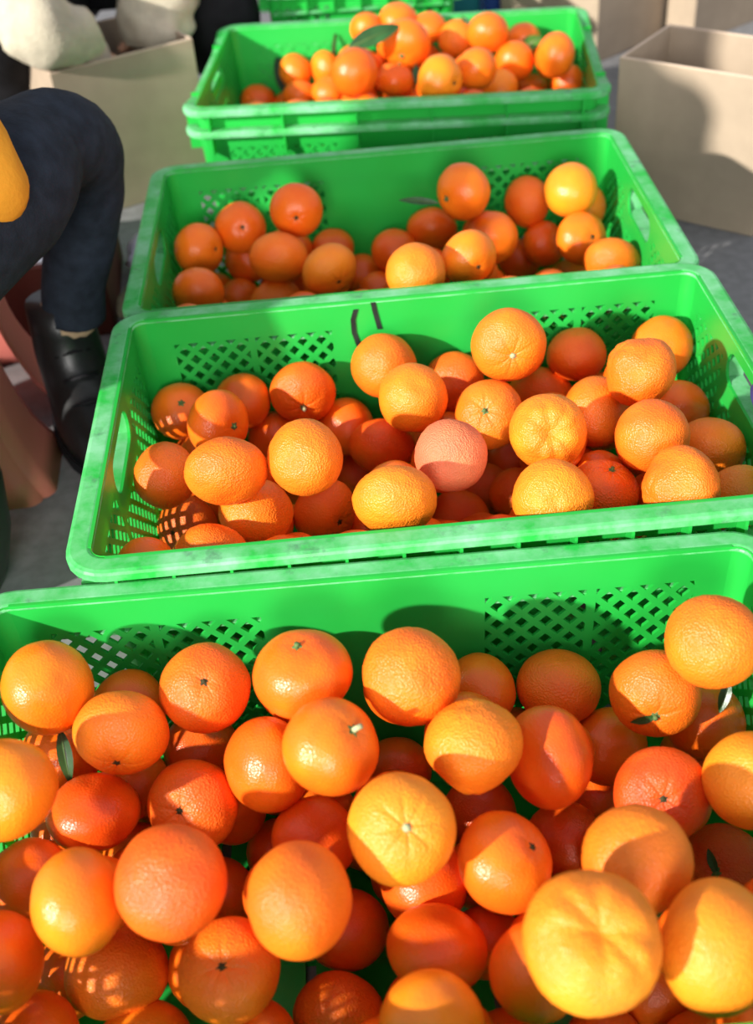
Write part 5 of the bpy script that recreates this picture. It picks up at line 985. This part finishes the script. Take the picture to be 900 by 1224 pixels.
def person(label, J, loc):
    root = None
    body = [[('pelvis', J['pelvis'], .085), ('waist', J['waist'], (.085, .075)), ('chest', J['chest'], (.105, .085)), ('neck', J['neck'], .042), ('head0', J['head0'], (.055, .06)), ('head1', J['head1'], (.066, .075)), ('head2', J['head2'], (.05, .055))]]
    for s in ('l', 'r'):
        body.append([('pelvis', None, 0), (s + 'hip', J[s + 'hip'], .055), (s + 'knee', J[s + 'knee'], .028), (s + 'calf', J[s + 'calf'], .022), (s + 'ankle', J[s + 'ankle'], .020), (s + 'toe', J[s + 'toe'], .014)])
        body.append([('chest', None, 0), (s + 'sh', J[s + 'sh'], .036), (s + 'el', J[s + 'el'], .022), (s + 'wr', J[s + 'wr'], .018), (s + 'palm', J[s + 'palm'], (.028, .015))])
        d = Vector(J[s + 'palm']) - Vector(J[s + 'wr']); body += hand_chains(J[s + 'wr'], d, J[s + 'thumb'], tag_=s)
    o = skinned('person', body, SKIN)
    tag(o, label, 'person')
    return o
def face(o, c, fwd, s=1.0):
    """nose, eyes, ears on a head centred at c looking along fwd, and a cap of hair"""
    c = Vector(c); f = Vector(fwd).normalized(); r = f.cross(Vector((0, 0, 1))).normalized(); u = r.cross(f)
    def blob(n, p, rx, mat):
        m = MB(); m.tube([p - u * rx, p - u * rx * .5, p, p + u * rx * .5, p + u * rx], [rx * .1, rx * .85, rx, rx * .85, rx * .1], 10); link(n, m.mesh(n, mat, True), o)
    blob('nose', c + f * .078 - u * .012, .012, SKIN)
    for s_ in (-1, 1):
        blob('eye', c + f * .066 + r * s_ * .026 + u * .010, .009, BLACK); blob('ear', c + r * s_ * .070, .018, SKIN)
    m = MB(); m.tube([c + f * .052 - r * .018 - u * .040, c + f * .066 - u * .042, c + f * .052 + r * .018 - u * .040], [.003, .005, .003], 8); link('mouth', m.mesh('mouth', MAROON, True), o)
    m = MB(); nn, kk = 20, 8; vs = []; fs = []
    for j in range(kk + 1):
        th = math.pi * .56 * j / kk
        for i in range(nn):
            a = 2 * math.pi * i / nn; rr = .082
            vs.append(c - f * .012 + u * (.018 + rr * math.cos(th)) + (f * math.cos(a) + r * math.sin(a)) * rr * math.sin(th) * (.95 if math.cos(a) < .3 else .88))
    for j in range(kk):
        for i in range(nn): fs.append((j * nn + i, (j + 1) * nn + i, (j + 1) * nn + (i + 1) % nn, j * nn + (i + 1) % nn))
    m.add(vs, fs); link('hair', m.mesh('hair', HAIR, True), o)

def boot(parent, ankle, toe_dir, h=.16, L=.20):
    """ankle boot: shaft, foot and sole"""
    a = Vector((ankle[0], ankle[1], 0)); t = Vector((toe_dir[0], toe_dir[1], 0)).normalized(); s = Vector((-t.y, t.x, 0))
    m = MB(); vs = []; fs = []; n = 18
    rings = [(.165, .036, .036, 0.0), (.13, .038, .038, -.002), (.095, .040, .042, -.002), (.07, .040, .056, .012), (.05, .041, .082, .036), (.028, .042, .100, .052), (.012, .043, .104, .056)]
    for (z, ry, rx, ox) in rings:
        for i in range(n):
            q = 2 * math.pi * i / n; vs.append(a + t * (ox + rx * math.cos(q)) + s * (ry * math.sin(q)) + Vector((0, 0, z * h / .165)))
    for j in range(len(rings) - 1):
        for i in range(n): fs.append((j * n + i, j * n + (i + 1) % n, (j + 1) * n + (i + 1) % n, (j + 1) * n + i))
    fs += [tuple(range(n)), tuple((len(rings) - 1) * n + i for i in range(n))]
    m.add(vs, fs); b = link('boot', m.mesh('boot', LEATHER, True), parent)
    m = MB(); vs = []
    for z in (0, .014):
        for i in range(n):
            q = 2 * math.pi * i / n; vs.append(a + t * (.056 + .108 * math.cos(q)) + s * (.046 * math.sin(q)) + Vector((0, 0, z)))
    m.add(vs, [tuple(range(n))[::-1], tuple(range(n, 2 * n))] + [(i, (i + 1) % n, n + (i + 1) % n, n + i) for i in range(n)])
    link('sole', m.mesh('sole', BLACK), b)
    m = MB()
    for k in range(3):
        z = .06 + .022 * k; x = .075 - .022 * k
        m.tube([a + t * x - s * .02 + Vector((0, 0, z)), a + t * (x + .008) + Vector((0, 0, z + .006)), a + t * x + s * .02 + Vector((0, 0, z))], [.002, .0022, .002], 6)
    link('lace', m.mesh('lace', BLACK, True), b)
    return b

# seated person at the left edge, knee towards the crates
J1 = dict(pelvis=(-.52, .87, .35), waist=(-.53, .90, .46), chest=(-.53, .96, .61), neck=(-.52, 1.0, .75), head0=(-.51, 1.02, .80), head1=(-.50, 1.04, .87), head2=(-.50, 1.04, .935),
    rhip=(-.44, .88, .35), rknee=(-.279, 1.19, .352), rcalf=(-.302, 1.218, .24), rankle=(-.350, 1.228, .075), rtoe=(-.318, 1.146, .035),
    lhip=(-.58, .92, .35), lknee=(-.735, 1.16, .38), lcalf=(-.75, 1.20, .24), lankle=(-.775, 1.24, .075), ltoe=(-.765, 1.16, .035),
    lsh=(-.66, 1.0, .66), lel=(-.72, 1.05, .50), lwr=(-.71, 1.13, .465), lpalm=(-.715, 1.155, .455), lthumb=(1, 0, .3),
    rsh=(-.41, .97, .66), rel=(-.328, .990, .408), rwr=(-.44, 1.09, .455), rpalm=(-.465, 1.105, .462), rthumb=(0, .5, 1))
p1 = person('seated person with dark trousers, black boots and an orange sleeve at the left edge', J1, None)
face(p1, (-.50, 1.04, .87), (.3, 1, -.35))
tr = cloth_tube('trouser_leg', [J1['rhip'], (-.335, 1.04, .368), (-.299, 1.13, .376), (-.282, 1.188, .353), (-.286, 1.212, .30), (-.302, 1.218, .24), (-.322, 1.222, .185), (-.333, 1.225, .140)], [.092, .072, .052, .050, .045, .040, .036, .037], DENIM, p1, 1, .03)
cloth_tube('trouser_leg', [J1['lhip'], (-.66, 1.03, .37), (-.71, 1.11, .38), (-.735, 1.165, .37), (-.742, 1.19, .30), (-.752, 1.205, .22), (-.772, 1.235, .140)], [.098, .086, .070, .056, .046, .041, .038], DENIM, p1, 2, .03)
cloth_tube('trouser_seat', [(-.50, .95, .345), (-.52, .87, .35), (-.53, .86, .44)], [(.09, .14), (.11, .15), (.10, .13)], DENIM, p1, 3, .02)
cloth_tube('jacket', [(-.525, .88, .40), (-.53, .90, .48), (-.53, .96, .61), (-.525, .99, .71), (-.52, 1.0, .75)], [(.11, .145), (.105, .14), (.11, .15), (.075, .11), (.05, .055)], ORANGE_CLOTH, p1, 4, .04)
cloth_tube('sleeve', [J1['lsh'], J1['lel'], J1['lwr']], [.062, .052, .040], ORANGE_CLOTH, p1, 5, .05)
cloth_tube('sleeve', [J1['rsh'], (-.385, 1.0, .54), (-.325, .985, .425), (-.314, .985, .396), (-.36, 1.03, .425), (-.43, 1.085, .452)], [.064, .056, .042, .034, .042, .036], ORANGE_CLOTH, p1, 6, .10)
boot(p1, (-.350, 1.228), (.38, -1)); boot(p1, (-.775, 1.24), (.12, -1))
sk = MB(); P_, R_ = smooth_path([(-.330, 1.224, .150), (-.345, 1.227, .135)], [.034, .034], 3); sk.tube(P_, R_, 14); so = link('sock', sk.mesh('sock', SOCK, True), p1); so['label'] = 'tan sock between trouser and boot'

# person packing the box behind, only cream sleeves and dark legs in view
J2 = dict(pelvis=(-.42, 2.36, .26), waist=(-.40, 2.33, .40), chest=(-.36, 2.25, .58), neck=(-.33, 2.18, .72), head0=(-.32, 2.14, .77), head1=(-.31, 2.12, .84), head2=(-.31, 2.13, .905),
    lhip=(-.34, 2.36, .25), lknee=(-.215, 2.17, .20), lcalf=(-.225, 2.28, .12), lankle=(-.23, 2.40, .06), ltoe=(-.20, 2.325, .03),
    rhip=(-.50, 2.34, .25), rknee=(-.52, 1.93, .30), rcalf=(-.53, 2.0, .17), rankle=(-.55, 2.07, .06), rtoe=(-.542, 1.99, .03),
    lsh=(-.22, 2.22, .63), lel=(-.245, 2.14, .40), lwr=(-.295, 2.0, .235), lpalm=(-.305, 1.985, .195), lthumb=(-1, -.3, 0),
    rsh=(-.50, 2.18, .63), rel=(-.50, 2.02, .40), rwr=(-.392, 1.885, .235), rpalm=(-.386, 1.905, .190), rthumb=(1, .5, 0))
p2 = person('person in cream sleeves and dark clothes reaching into the cardboard box', J2, None)
face(p2, (-.31, 2.12, .84), (.1, -1, -.7))
cloth_tube('sleeve', [J2['rsh'], (-.505, 2.09, .52), J2['rel'], (-.478, 1.905, .318), (-.436, 1.835, .292), (-.405, 1.845, .272), (-.388, 1.868, .245), (-.388, 1.890, .200)], [.062, .064, .062, .060, .056, .046, .038, .032], CREAM, p2, 7, .22, 28, 10)
cloth_tube('sleeve', [J2['lsh'], (-.23, 2.18, .52), J2['lel'], (-.275, 2.06, .300), (-.290, 2.01, .250), (-.300, 1.992, .200)], [.062, .062, .066, .068, .060, .046], CREAM, p2, 8, .22, 28, 10)
cloth_tube('trouser_leg', [J2['rhip'], (-.53, 2.14, .29), J2['rknee'], (-.53, 1.96, .22), (-.535, 2.01, .13), (-.55, 2.07, .07)], [.10, .10, .085, .075, .06, .052], BLACK, p2, 9, .03)
cloth_tube('trouser_leg', [J2['lhip'], (-.25, 2.26, .24), J2['lknee'], (-.22, 2.22, .14), (-.21, 2.32, .085), (-.23, 2.40, .07)], [.10, .10, .085, .07, .055, .05], BLACK, p2, 10, .03)
cloth_tube('vest', [(-.425, 2.37, .22), (-.42, 2.36, .30), (-.40, 2.33, .42), (-.36, 2.25, .58), (-.34, 2.20, .68), (-.33, 2.18, .73)], [(.12, .15), (.12, .15), (.115, .15), (.11, .15), (.07, .09), (.045, .05)], BLACK, p2, 11, .03)
boot(p2, (-.55, 2.07), (.1, -1), .10); boot(p2, (-.23, 2.40), (.4, -1), .10)

# dark round stool that the person sits on
def round_stool(loc):
    root = empty('round_stool', loc); tag(root, 'dark rounded stool at the left edge, under the seated person', 'stool')
    prof = [(.02, .002), (.078, .0), (.088, .02), (.100, .06), (.106, .11), (.104, .16), (.097, .20), (.092, .215)]; n = 32
    def lathe(p, name, mat):
        m = MB(); vs = [(q * math.cos(2 * math.pi * i / n), q * math.sin(2 * math.pi * i / n), z) for q, z in p for i in range(n)]
        fs = [(j * n + i, j * n + (i + 1) % n, (j + 1) * n + (i + 1) % n, (j + 1) * n + i) for j in range(len(p) - 1) for i in range(n)] + [tuple(range(n))[::-1], tuple((len(p) - 1) * n + i for i in range(n))]
        m.add(vs, fs); return link(name, m.mesh(name, mat, True), root)
    lathe(prof, 'body', DARKG); lathe([(.092, .215), (.098, .22), (.098, .236), (.088, .246), (.03, .25)], 'seat', BLACK)
    return root
round_stool((-.472, .925, 0))

# a navy cuff at the right edge, over the second crate's right handle : forearm and hand of someone standing there
def right_hand():
    wr = (.50, .60, .36)
    ch = [[('shoulder', (.60, .95, .62), .045), ('mid', (.48, .85, .43), .034), ('el', (.343, .762, .268), .022), ('fore', (.44, .69, .30), .026), ('wr', wr, .020), ('palm', (.545, .575, .375), (.028, .015))]] + hand_chains(wr, (.025, -.025, .015), (0, 0, 1))
    o = skinned('person', ch, SKIN); tag(o, 'person at the right edge, only a bent navy elbow above the second crate in view', 'person')
    return o

ar = right_hand()
cloth_tube('sleeve', [(.60, .95, .62), (.48, .85, .43), (.350, .768, .271), (.344, .752, .269), (.43, .69, .30), (.51, .61, .353)], [.055, .046, .033, .033, .038, .032], NAVY, ar, 12, .03)
